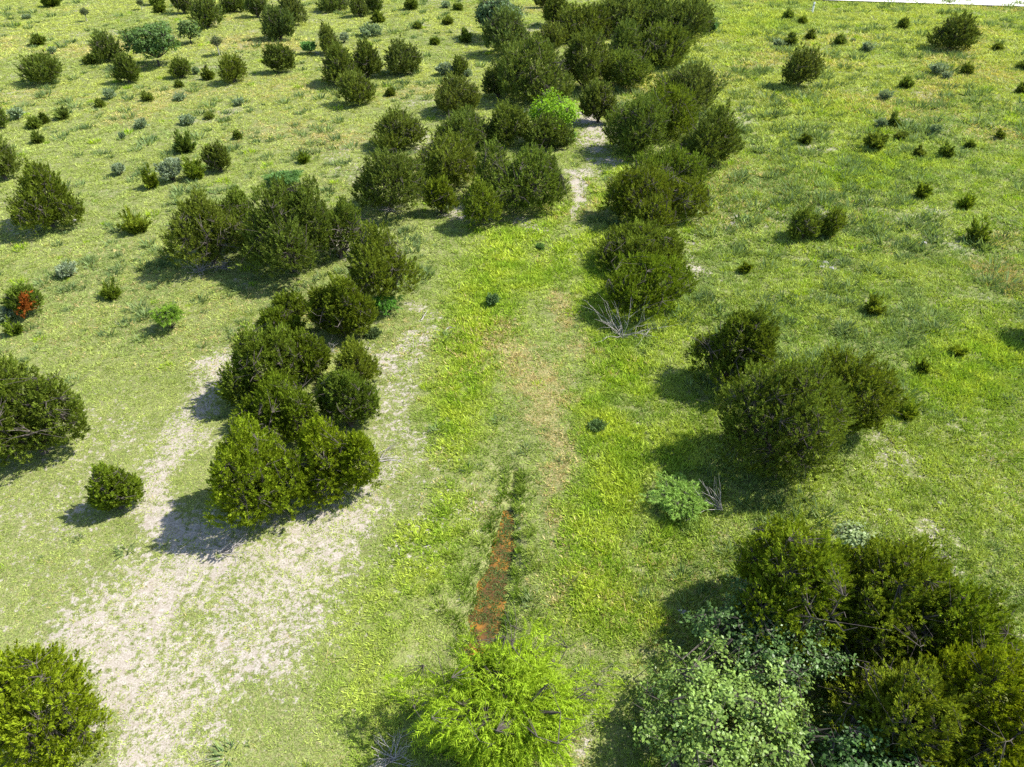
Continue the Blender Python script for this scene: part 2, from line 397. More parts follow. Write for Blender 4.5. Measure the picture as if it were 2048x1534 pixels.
#                y0  y1  density nb  size
BANDS = [(5, 16, 95, 7, .75), (16, 26, 75, 7, .85), (26, 38, 48, 7, 1.05), (38, 55, 26, 7, 1.4), (55, 80, 13, 7, 1.9), (80, 128, 6.5, 7, 2.6)]
for y0, y1, dens, nb, sc in BANDS:
    # short turf everywhere, thinner on bare soil, greener along the wet strip
    x, y = scatter(y0, y1, dens)
    f = fields(x, y); cd, cw = creek_d(x, y)
    pn = fbm(x, y, 1.4, 61)
    keep = (GR.uniform(0, 1, len(x)) > np.clip(f['bare'] * .62 + (pn - .5) * 1.6 * sstep(.05, .4, f['bare']), 0, .88)) & (vnoise(x, y, .45, 63) > .10) & (GR.uniform(0, 1, len(x)) > f['gravel'] * .75) & (cd > cw * .80)
    x, y = x[keep], y[keep]; f = {k: v[keep] for k, v in f.items()}
    n = len(x)
    big = fbm(x, y, 7, 71); sm = fbm(x, y, .9, 73)
    c = mixc(sstep(.3, .7, sm), (.235, .320, .060), (.360, .440, .105))
    c = c * (1 - .5 * f['left'][:, None]) + .5 * f['left'][:, None] * mixc(sm, (.270, .335, .075), (.430, .460, .150))
    lc = mixc(sstep(.3, .7, sm), (.255, .380, .034), (.410, .500, .058))
    lu = np.clip(f['lush'] + .35 * f['right'] * sstep(.4, .65, big), 0, 1)[:, None]
    c = c * (1 - lu) + lc * lu
    gq = (sstep(.52, .68, fbm(x, y, 2.4, 83)) * (.5 * f['right'] + .45 * f['left'] * sstep(22, 35, y)))[:, None]
    c = c * (1 - gq) + np.array([[.190, .275, .105]]) * gq
    fy = (f['far'] * .75 * sstep(.25, .65, big))[:, None]
    c = c * (1 - fy) + np.array([[.42, .465, .105]]) * fy
    c = c * GR.uniform(.82, 1.2, (n, 1))
    dm = GR.uniform(0, 1, n) < np.clip(f['dry'] * .95, 0, .85)
    dc = mixc(GR.uniform(0, 1, n), (.42, .33, .12), (.54, .46, .22))
    dc = dc * (1 - .7 * f['far'][:, None]) + np.array([[.46, .44, .13]]) * .7 * f['far'][:, None]
    size = sc * (1 + .35 * f['lush'] + .25 * f['right']) * GR.uniform(.7, 1.3, n)
    hg = .12 * size * (1 + .5 * f['lush'] + .35 * f['right']) * (1 - .35 * f['left'] * sstep(30, 20, y)) / sc ** .45
    m = ~dm
    turf.append(tufts(x[m], y[m], .15 * size[m], hg[m], nb + (3 if y1 < 40 else 1), .040 * size[m], c[m], lean=1.2))
    dryp.append(tufts(x[dm], y[dm], .17 * size[dm], hg[dm] * 1.1, nb, .042 * size[dm], dc[dm], lean=1.2))
    # taller clumps: grey-green bunches on both pastures
    x, y = scatter(y0, y1, min(dens * .045, 1.7))
    f = fields(x, y); cl = fbm(x, y, 5, 91); cd, cw = creek_d(x, y)
    p = (.25 + 1.5 * f['right'] + .55 * f['left'] * sstep(22, 34, y)) * sstep(.38, .62, cl) * (1 - .9 * f['bare']) * (1 - .8 * f['lush'])
    k = (GR.uniform(0, 1, len(x)) < p) & (cd > cw + .2)
    x, y = x[k], y[k]; n = len(x)
    s = (.5 + 1.5 * GR.uniform(0, 1, n) ** 2) * min(sc, 1.8) ** .6 * (1 + .25 * f['right'][k])
    c = mixc(GR.uniform(0, 1, n), (.095, .150, .055), (.21, .285, .11))
    bunch.append(tufts(x, y, .30 * s, .30 * s, 34, .05 * s ** .6 * sc ** .5, c, lean=.9))
    # yellow-green weed cushions
    x, y = scatter(y0, y1, min(dens * .04, 1.2))
    f = fields(x, y); cl = fbm(x, y, 4, 101); cd, cw = creek_d(x, y)
    p = (.07 + .85 * f['right'] * sstep(.50, .66, cl) * sstep(16, 24, y) + .25 * f['left'] * sstep(.55, .7, cl) + .7 * f['lush'] * sstep(.42, .62, cl)) * np.clip(1 - 1.8 * f['bare'], 0, 1)
    k = (GR.uniform(0, 1, len(x)) < p) & (cd > cw + .2)
    x, y = x[k], y[k]; n = len(x)
    s = (.5 + 1.6 * GR.uniform(0, 1, n) ** 2) * min(sc, 1.8) ** .5
    c = mixc(GR.uniform(0, 1, n), (.24, .39, .022), (.38, .50, .035))
    weed.append(tufts(x, y, .27 * s, .17 * s, 46, .036 * s ** .6 * sc ** .6, c, lean=.5))
# reeds and rank grass along the ditch
P = np.array(CREEK)
for (ax, ay, aw), (bx, by, bw) in zip(P[:-1], P[1:]):
    n = int(18 * math.hypot(bx - ax, by - ay)) + 2
    t = GR.uniform(0, 1, n); sd = np.where(GR.uniform(0, 1, n) < .5, -1, 1)
    tx, ty = bx - ax, by - ay; L = math.hypot(tx, ty)
    off = (aw + t * (bw - aw)) * .95 + np.abs(GR.normal(0, .22, n)) + .06
    x = ax + t * tx - ty / L * off * sd; y = ay + t * ty + tx / L * off * sd
    s = GR.uniform(.6, 1.3, n)
    c = mixc(GR.uniform(0, 1, n), (.07, .14, .012), (.20, .30, .03))
    bunch.append(tufts(x, y, .20 * s, .26 * s, 22, .032 * s, c, lean=.9))
# round rank tufts standing in the wet strip
RT = []
RT = [(-1.67, 14.82, 0.34), (0.65, 16.99, 0.29), (0.72, 16.08, 0.25), (0.51, 14.22, 0.33), (0.41, 19.63, 0.27), (0.31, 19.09, 0.27), (-1.14, 16.53, 0.29), (0.74, 13.46, 0.29), (-1.92, 13.46, 0.29), (0.88, 15.44, 0.24), (-2.17, 15.86, 0.24), (0.21, 18.19, 0.19), (-2.35, 13.74, 0.33), (-1.7, 16.99, 0.22), (1.05, 13.09, 0.29), (-2.57, 14.42, 0.23), (3.32, 22.73, 0.38), (-2.95, 10.47, 0.32), (-3.7, 10.62, 0.26)]
for (x, y, r) in RT:
    c = mixc(np.array([GR.uniform(0, 1)]), (.12, .20, .02), (.26, .32, .06))
    bunch.append(tufts(np.array([x]), np.array([y]), np.array([r]), np.array([r * 1.0]), 90, np.array([.035]), c, lean=1.1))
join_stuff('meadow_grass', turf, 'short green pasture grass covering the ground', 'grass')
join_stuff('dry_grass', dryp, 'dry tan grass in streaks and along the drained strip', 'grass')
join_stuff('weed_cushions', weed, 'low yellow-green weeds growing in cushions', 'weeds')
join_stuff('bunch_grass', bunch, 'taller grey-green grass clumps and ditch reeds', 'grass')
# floating weed on the water
wv = []
for (ax, ay, aw), (bx, by, bw) in zip(P[3:-1], P[4:]):
    L = math.hypot(bx - ax, by - ay); n = int(260 * L * (aw + bw))
    t = GR.uniform(0, 1, n); u = GR.uniform(-1, 1, n)
    tx, ty = (bx - ax) / L, (by - ay) / L; w = (aw + t * (bw - aw)) * 1.05
    x = ax + t * (bx - ax) - ty * u * w; y = ay + t * (by - ay) + tx * u * w
    k = (fbm(x, y, .8, 111) + .25 * np.abs(u) + (y < 14.6) * .10) > .40
    x, y = x[k], y[k]; n = len(x)
    c = mixc(GR.uniform(0, 1, n), (.055, .10, .026), (.16, .21, .06))
    s = GR.uniform(.6, 1.2, n)
    v, cc, aa = tufts(x, y, .09 * s, .06 * s, 6, .045 * s, c, lean=1.0)
    v[:, 2] += np.repeat(np.maximum(pool_z(x, y) + .095 - height(x, y), .01), 18)
    wv.append((v, cc, aa))
join_stuff('water_weed', wv, 'dark green floating weed on the orange water', 'water weed')

# ------------------------------------------------------------------ plant builders
def tube(path, radii, sides=5):
    path = np.asarray(path, float); n = len(path)
    tan = unit(np.gradient(path, axis=0))
    ref = np.where(np.abs(tan[:, 2:3]) > .9, np.array([[1., 0, 0]]), np.array([[0, 0, 1.]]))
    u = unit(np.cross(tan, ref)); w = np.cross(tan, u)
    ang = np.linspace(0, 2 * np.pi, sides, endpoint=False)
    r = np.asarray(radii, float)[:, None, None]
    v = path[:, None, :] + r * (np.cos(ang)[None, :, None] * u[:, None, :] + np.sin(ang)[None, :, None] * w[:, None, :])
    i = np.arange(n - 1)[:, None] * sides; j = np.arange(sides)[None, :]; j2 = (j + 1) % sides
    f = np.stack([i + j, i + j2, i + sides + j2, i + sides + j], -1).reshape(-1, 4)
    return v.reshape(-1, 3), f

def sticks(p0, p1, r):
    """thin three-sided prisms between arrays of points"""
    n = len(p0); d = unit(p1 - p0)
    ref = np.where(np.abs(d[:, 2:3]) > .9, np.array([[1., 0, 0]]), np.array([[0, 0, 1.]]))
    u = unit(np.cross(d, ref)); w = np.cross(d, u)
    v = np.empty((n, 6, 3)); r = np.broadcast_to(np.asarray(r, float), (n,))[:, None]
    for k in range(3):
        a = k * 2 * np.pi / 3; o = (math.cos(a) * u + math.sin(a) * w)
        v[:, k] = p0 + o * r; v[:, 3 + k] = p1 + o * r * .5
    b = np.arange(n)[:, None] * 6
    f = np.concatenate([b + np.array([[k, (k + 1) % 3, 3 + (k + 1) % 3, 3 + k]]) for k in range(3)], 0)
    return v.reshape(-1, 3), f

def gather(parts):
    V, F, o = [], [], 0
    for v, f in parts:
        V.append(v); F.append(f + o); o += len(v)
    return np.vstack(V), np.vstack(F)

def leaves_along(rng, base, axis, L, K, ll, lw, spread, taper=.5):
    """K narrow triangular leaves round each axis (n plumes)"""
    n = len(base)
    t = rng.uniform(0, 1, (n, K)); t = np.sort(t, 1)
    ref = np.where(np.abs(axis[:, 2:3]) > .9, np.array([[1., 0, 0]]), np.array([[0, 0, 1.]]))
    u = unit(np.cross(axis, ref)); w = np.cross(axis, u)
    a = rng.uniform(0, 2 * np.pi, (n, K))
    rad = np.cos(a)[..., None] * u[:, None] + np.sin(a)[..., None] * w[:, None]
    p = base[:, None] + axis[:, None] * (L[:, None] * t)[..., None] + rad * (L[:, None] * .10 * (1 - t))[..., None]
    d = unit(axis[:, None] * (.55 + .5 * t)[..., None] + rad * (spread * (1 - taper * t))[..., None])
    s = unit(np.cross(d, rng.normal(0, 1, (n, K, 3))))
    l = (ll * rng.uniform(.7, 1.3, (n, K)) * (1 - .35 * t))[..., None]; q = (lw * rng.uniform(.7, 1.3, (n, K)))[..., None] * .5
    v = np.stack([p - s * q, p + s * q, p + d * l], 2)
    var = np.repeat(np.clip(rng.uniform(0, 1, (n, 1)) * .7 + .3 * rng.uniform(0, 1, (n, K)), 0, 1)[..., None], 3, 2)
    return v.reshape(-1, 3), var.ravel()

def leaf_quads(rng, p, nrm, size, asp=.62, tilt=.6):
    """broad leaves: one kite-shaped quad each"""
    n = len(p)
    nn = unit(nrm + rng.normal(0, tilt, (n, 3)))
    d = unit(np.cross(nn, rng.normal(0, 1, (n, 3)))); s = np.cross(nn, d)
    sz = (size * rng.uniform(.65, 1.35, n))[:, None]
    droop = nn * sz * -.18
    v = np.stack([p - d * sz * .5, p - s * sz * asp * .5 + d * sz * -.05, p + d * sz * .5 + droop, p + s * sz * asp * .5 + d * sz * -.05], 1)
    return v.reshape(-1, 3)

def crown_points(rng, n, R, H, lobes=11, low=-.75, pinch=.14, inner=.35, lobe_amp=.30, zc=.5, lw=.07):
    """points in the outer shell of a lumpy egg; returns points and outward directions"""
    i = np.arange(n) + .5
    cz = 1 - (1 - low) * i / n; ph = i * 2.399963 + rng.uniform(0, 6)
    sr = np.sqrt(1 - cz ** 2)
    d = np.stack([np.cos(ph) * sr, np.sin(ph) * sr, cz], 1); d = unit(d + rng.normal(0, .10, (n, 3)))
    ld = unit(rng.normal(0, 1, (lobes, 3)) + np.array([0, 0, .25])); la = rng.uniform(.4, 1, lobes)
    g = (np.exp((d @ ld.T - 1) / lw) * la).max(1)
    rad = (1 - lobe_amp * .75) + lobe_amp * g
    s = np.where(rng.uniform(0, 1, n) < inner, rng.uniform(.55, .86, n), rng.uniform(.86, 1.0, n))
    k = (rad * s)[:, None]
    p = d * k * np.array([R, R, H * .5])
    p[:, :2] *= (1 - pinch * (p[:, 2] / (H * .5)))[:, None]
    p[:, 2] += H * zc
    p[:, 2] = np.maximum(p[:, 2], .06)
    return p, d, g

def limbs(rng, R, H, n, lean=0.0, thick=1.0, reach=.74, start=.04):
    """a short trunk that splits near the ground into spreading limbs"""
    parts, ends = [], []
    r0 = (.018 * H + .025) * thick
    parts.append(tube([(0, 0, -.12), (0, 0, .06 * H), (lean * R * .06, 0, .13 * H)], [r0 * 1.5, r0 * 1.15, r0 * .8], 7))
    for k in range(n):
        a = k * 2.399963 + rng.uniform(-.3, .3); cz = rng.uniform(.05, .95)
        sr = math.sqrt(1 - cz * cz)
        e = np.array([math.cos(a) * sr * R * reach, math.sin(a) * sr * R * reach, H * (.42 + .5 * cz * reach)])
        e[0] += lean * R * e[2] / H
        s = np.array([rng.normal(0, .02), rng.normal(0, .02), start * H + .03 * H * k / n])
        m1 = s + (e - s) * .33 + np.array([e[0] * .12, e[1] * .12, -.05 * H]) + rng.normal(0, .035 * R, 3)
        m2 = s + (e - s) * .68 + rng.normal(0, .05 * R, 3)
        ts = np.linspace(0, 1, 8)[:, None]
        c = (1 - ts) ** 3 * s + 3 * (1 - ts) ** 2 * ts * m1 + 3 * (1 - ts) * ts ** 2 * m2 + ts ** 3 * e
        rr = r0 * rng.uniform(.45, .75) * (1 - .82 * ts[:, 0])
        parts.append(tube(c, rr, 5)); ends.append(c)
        for q in range(4):
            b = c[rng.integers(3, 7)]
            dd = unit((e - s)[None])[0] + rng.normal(0, .6, 3); dd[2] = abs(dd[2]) * .8 + .1
            f = b + unit(dd[None])[0] * R * rng.uniform(.25, .45)
            mid = (b + f) / 2 + rng.normal(0, .04 * R, 3)
            cc = np.array([b, mid, f])
            parts.append(tube(cc, [r0 * .25, r0 * .16, r0 * .06], 4)); ends.append(cc)
    return parts, np.vstack(ends)

def juniper_meshes(seed, R, H, dist, lean=0.0, openness=0.0):
    rng = np.random.default_rng(seed)
    L0 = min(max(.28 if dist < 32 else .34, .0082 * dist), .30 * R + .12)
    area = 4 * math.pi * ((R ** 1.6 * R ** 1.6 + 2 * (R * H / 2) ** 1.6) / 3) ** (1 / 1.6) * .85
    n = int(np.clip(area * 3.2 / (L0 * L0 * .72), 60, 5200))
    # a crown is several overlapping eggs, so that no two outlines are alike
    ne = 1 + int(rng.integers(0, 2)) + int(R / .85)
    eggs = [(rng.normal(0, .08) * R, rng.normal(0, .08) * R, R * .72, H * .98)]
    for q in range(ne):
        a = q * 6.283 / ne + rng.uniform(-.6, .6); k = rng.uniform(.44, .72)
        o = R * (1.10 - k) * rng.uniform(.8, 1.05)
        eggs.append((math.cos(a) * o, math.sin(a) * o, R * k, H * rng.uniform(.5, 1.0)))
    PP, DD = [], []
    tot = sum(e[2] * e[3] for e in eggs)
    for (ex, ey, er, eh) in eggs:
        p, d, g = crown_points(rng, max(24, int(n * 1.25 * er * eh / tot)), er * 1.10, eh * 1.04, lobes=int(10 + er * 9), lw=.045, lobe_amp=.42 + .1 * openness, inner=.45, low=-.97 if openness < .3 else -.8, zc=.49, pinch=.30)
        p = p + np.array([ex, ey, 0])
        keep = np.ones(len(p), bool)
        for (fx, fy, fr, fh) in eggs:
            if (fx, fy) != (ex, ey):
                keep &= ((p[:, 0] - fx) / fr) ** 2 + ((p[:, 1] - fy) / fr) ** 2 + ((p[:, 2] - fh * .5) / (fh * .5)) ** 2 > .26
        PP.append(p[keep]); DD.append(d[keep])
    p = np.vstack(PP); d = np.vstack(DD); n = len(p)
    hole = fbm(p[:, 0] + p[:, 2] * .7 + seed * 9.1, p[:, 1] - p[:, 2] * .5, R * .55, seed % 97)
    keep = (hole > .14 + .26 * openness)
    if openness > 0:
        keep &= ~((p[:, 2] < H * (.12 + .38 * openness)) & (rng.uniform(0, 1, n) < .45 + .6 * openness))
    keep &= ~((p[:, 2] < H * .10) & (rng.uniform(0, 1, n) < .5))
    p, d = p[keep], d[keep]
    p[:, 0] += lean * R * p[:, 2] / H
    n = len(p)
    ax = unit(d * np.array([.75, .75, .45]) + np.array([0, 0, .85]) + rng.normal(0, .20, (n, 3)))
    L = L0 * rng.uniform(.75, 1.5, n) * np.where(rng.uniform(0, 1, n) < .07, 1.55, 1.0)
    K = 22 if dist < 45 else 18
    v, var = leaves_along(rng, p - ax * (L * .55)[:, None], ax, L, K, L0 * .44, L0 * .16, .66)
    crown = mesh_np('juniper_crown', v, np.arange(len(v)).reshape(-1, 3), M_NEEDLE, {'var': var})
    lp, ends = limbs(rng, R, H, int(7 + R * 2), lean, thick=1.0 if dist < 60 else 1.2)
    m = rng.uniform(0, 1, n) < (.34 if dist < 60 else .22)
    q = p[m]
    near = ends[np.argmin(((q[:, None, :] - ends[None, :, :]) ** 2).sum(2), 1)]
    lp.append(sticks(near, q, .007 + .00015 * dist))
    # dead lower twigs
    nt = int(24 + 90 * openness + 8 * R)
    b = ends[rng.integers(0, len(ends), nt)]
    e = b + rng.normal(0, .28 * R, (nt, 3)) * np.array([1, 1, .6])
    e[:, 2] = np.maximum(e[:, 2], .03)
    lp.append(sticks(b, e, .006 + .00013 * dist))
    V, F = gather(lp)
    trunk = mesh_np('juniper_trunk', V, F, M_BARK)
    return trunk, crown

def bush_mesh(seed, R, H, dist, kind):
    """a small bush: sprays of leaves and its stems in one mesh"""
    rng = np.random.default_rng(seed)
    if kind == 'j':
        n = int(np.clip(16 + 22 * R * H, 16, 70))
        a = rng.uniform(0, 6.283, n); e = np.arccos(rng.uniform(.30, 1.0, n))
        ax = np.stack([np.cos(a) * np.sin(e), np.sin(a) * np.sin(e), np.cos(e)], 1)
        L = 1.0 / np.sqrt((np.sin(e) / (R * 1.12)) ** 2 + (np.cos(e) / H) ** 2) * rng.uniform(.55, 1.12, n)
        K = 44; lw = max(.10, .0028 * dist, .10 * R)
        v, var = leaves_along(rng, ax * (L * .12)[:, None], unit(ax + np.array([0, 0, .25])), L, K, lw * 2.1, lw * .75, .9)
        v[:, 2] = np.maximum(v[:, 2], .02)
        p = ax * L[:, None] * .8
    else:
        L0 = max(.11, min(.0058 * dist, .62 * R))
        area = 3.0 * math.pi * (R * R + R * H) * .5
        n = int(np.clip(area * 2.4 / (L0 * L0 * .7), 24, 420))
        p, d, g = crown_points(rng, n, R * 1.1, H * .85, lobes=12, lw=.05, lobe_amp=.6, inner=.4, low=-.6, pinch=.0)
        hole = fbm(p[:, 0] + p[:, 2] * .7 + seed * 9.1, p[:, 1] - p[:, 2] * .5, R * .7, seed % 97)
        k = hole > .34; p, d = p[k], d[k]; n = len(p)
        ax = unit(d * np.array([.8, .8, .5]) + np.array([0, 0, .45]) + rng.normal(0, .3, (n, 3)))
        L = L0 * rng.uniform(.8, 1.5, n)
        v, var = leaves_along(rng, p - ax * (L * .5)[:, None], ax, L, 16, L0 * .5, L0 * .26, 1.0)
    nb = 14
    e = p[rng.integers(0, n, nb)] * .9
    sv, sf = sticks(np.zeros((nb, 3)) + rng.normal(0, .03, (nb, 3)) - np.array([0, 0, .05]), e, .012 + .0002 * dist)
    lf = np.arange(len(v)).reshape(-1, 3)
    tri = np.concatenate([sf[:, [0, 1, 2]], sf[:, [0, 2, 3]]]) + len(v)
    V = np.vstack([v, sv]); F = np.vstack([lf, tri])
    mi = np.concatenate([np.zeros(len(lf)), np.ones(len(tri))])
    me = mesh_np('bush', V, F, [M_NEEDLE if kind == 'j' else M_SHRUB, M_BARK], {'var': np.concatenate([var, np.full(len(sv), .5)])}, mi)
    return me

def broad_meshes(seed, R, H, dist, zc=.56, mat=None, leaf=None, dens=1.0, lobes=12):
    rng = np.random.default_rng(seed)
    ls = leaf or max(.085, .0030 * dist)
    nc = int(np.clip(R * R * 38 * dens, 60, 600 if dens < 1.5 else 1100))
    p, d, g = crown_points(rng, nc, R * 1.02, H * .9, lobes=lobes, lw=.07 if lobes < 20 else .025, lobe_amp=.55, inner=.45, low=-.7, pinch=.08, zc=zc)
    per = int(np.clip((1.1 if dens < 1.5 else 1.5) * (R * R * 12 / nc) / (ls * ls) * 1.4, 12, 90))
    cs = math.sqrt(R * R * 12 / nc) * .8
    q = p[:, None] + rng.normal(0, cs * .42, (nc, per, 3)) * np.array([1, 1, .75])
    q = q.reshape(-1, 3); nd = np.repeat(d, per, 0) * .6 + np.array([0, 0, .8])
    q[:, 2] = np.maximum(q[:, 2], .05)
    v = leaf_quads(rng, q, nd, ls)
    var = np.repeat(np.clip(np.repeat(rng.uniform(0, 1, nc), per) * .5 + rng.uniform(0, .5, len(q)), 0, 1), 4)
    crown = mesh_np('leafy_crown', v, np.arange(len(v)).reshape(-1, 4), mat or M_BROAD, {'var': var})
    lp, ends = limbs(rng, R * .9, H, int(6 + R * 1.5), 0, thick=.9, start=.16)
    near = ends[np.argmin(((p[:, None, :] - ends[None]) ** 2).sum(2), 1)]
    lp.append(sticks(near, p, .010 + .0002 * dist))
    V, F = gather(lp)
    return mesh_np('leafy_trunk', V, F, M_BARK), crown

def feather_meshes(seed, R, H, dist, fine=1.0, droop=.6, nspray=None):
    """airy tree of long sprays set with narrow leaves"""
    rng = np.random.default_rng(seed)
    ns = nspray or int(np.clip(R * R * 330, 140, 2600))
    p, d, g = crown_points(rng, ns, R * 1.05, H * .95, lobes=15, lw=.035, lobe_amp=.72, inner=.4, low=-.45, pinch=.0, zc=.52)
    L = rng.uniform(.35, .75, ns) * (R / 2) ** .4 * (1.0 if R > 1.5 else .75)
    a0 = unit(d * np.array([1, 1, .5]) + np.array([0, 0, .35]) + rng.normal(0, .35, (ns, 3)))
    K = 26; t = np.linspace(0, 1, K)[None, :, None]
    dn = np.array([0, 0, -1.]) * droop
    c = p[:, None] - a0[:, None] * (L * .5)[:, None, None] + a0[:, None] * L[:, None, None] * t + dn * (L[:, None, None] * t ** 2 * .8)
    tg = unit(a0[:, None] + dn * 1.6 * t)
    side = unit(np.cross(tg, rng.normal(0, 1, (ns, 1, 3)) + np.zeros((ns, K, 3))))
    sgn = np.where(np.arange(K) % 2 == 0, 1., -1.)[None, :, None]
    ld = unit(tg * .7 + side * sgn * .8 + rng.normal(0, .25, (ns, K, 3)) + dn * .3)
    ll = (.15 * fine * rng.uniform(.7, 1.3, (ns, K)))[..., None] * max(1, dist / 32); lw = ll * .22
    s = unit(np.cross(ld, rng.normal(0, 1, (ns, K, 3))))
    v = np.stack([c - s * lw * .5, c + s * lw * .5, c + ld * ll], 2).reshape(-1, 3)
    v[:, 2] = np.maximum(v[:, 2], .02)
    var = np.repeat((rng.uniform(0, 1, (ns, 1)) * .6 + rng.uniform(0, .4, (ns, K))).ravel(), 3)
    crown = mesh_np('feathery_crown', v, np.arange(len(v)).reshape(-1, 3), M_BROAD if R > 1.6 else M_SHRUB, {'var': var})
    lp, ends = limbs(rng, R * .95, H, int(7 + R * 2), 0, thick=.6, start=.03)
    b = p - a0 * (L * .5)[:, None]
    near = ends[np.argmin(((b[:, None, :] - ends[None]) ** 2).sum(2), 1)]
    lp.append(sticks(near, b, .008 + .0001 * dist))
    V, F = gather(lp)
    return mesh_np('feathery_trunk', V, F, M_BARK), crown

def dead_mesh(seed, R, H, style):
    rng = np.random.default_rng(seed)
    parts = []
    def branch(s, d, L, r, depth):
        n = 6; pts = [np.array(s, float)]; d = np.array(d, float)
        for k in range(n):
            d = unit((d + rng.normal(0, .16, 3))[None])[0]
            q = pts[-1] + d * L / n; q[2] = max(q[2], .02); pts.append(q)
        parts.append(tube(pts, np.linspace(r, r * .25, n + 1), 5))
        if depth > 0:
            for k in range(rng.integers(2, 5)):
                i = rng.integers(2, n)
                branch(pts[i], d + rng.normal(0, .55, 3), L * rng.uniform(.35, .6), r * .55, depth - 1)
    if style == 'bush':
        for k in range(22):
            a = rng.uniform(0, 6.28); e = rng.uniform(.05, 1.1)
            branch((rng.normal(0, .06), rng.normal(0, .06), .02), (math.cos(a) * math.cos(e), math.sin(a) * math.cos(e), math.sin(e)), rng.uniform(.6, 1.0) * (R * math.cos(e) + H * math.sin(e)), .015, 1)
    elif style == 'fan':
        for k in range(15):
            a = rng.uniform(1.9, 4.0); e = rng.uniform(.15, 1.15)
            branch((R * .5, 0, .02), (math.cos(a) * math.cos(e), .6 * math.sin(a) * math.cos(e), math.sin(e)), rng.uniform(.7, 1.1) * max(R * 1.6, H), .015, 0)
    elif style == 'flat':
        for k in range(7):
            a = rng.normal(.55, .35)
            branch((-R * .8 + rng.normal(0, R * .25), rng.normal(-R * .3, R * .3), .05), (math.cos(a), math.sin(a), .10), rng.uniform(1.0, 1.7) * R, .02, 1)
    else:
        branch((-R * .6, -R * .8, .04), (.6, .75, .04), R * 2.4, .03, 1)
    V, F = gather(parts)
    return mesh_np('dead_wood', V, F, M_DEAD)

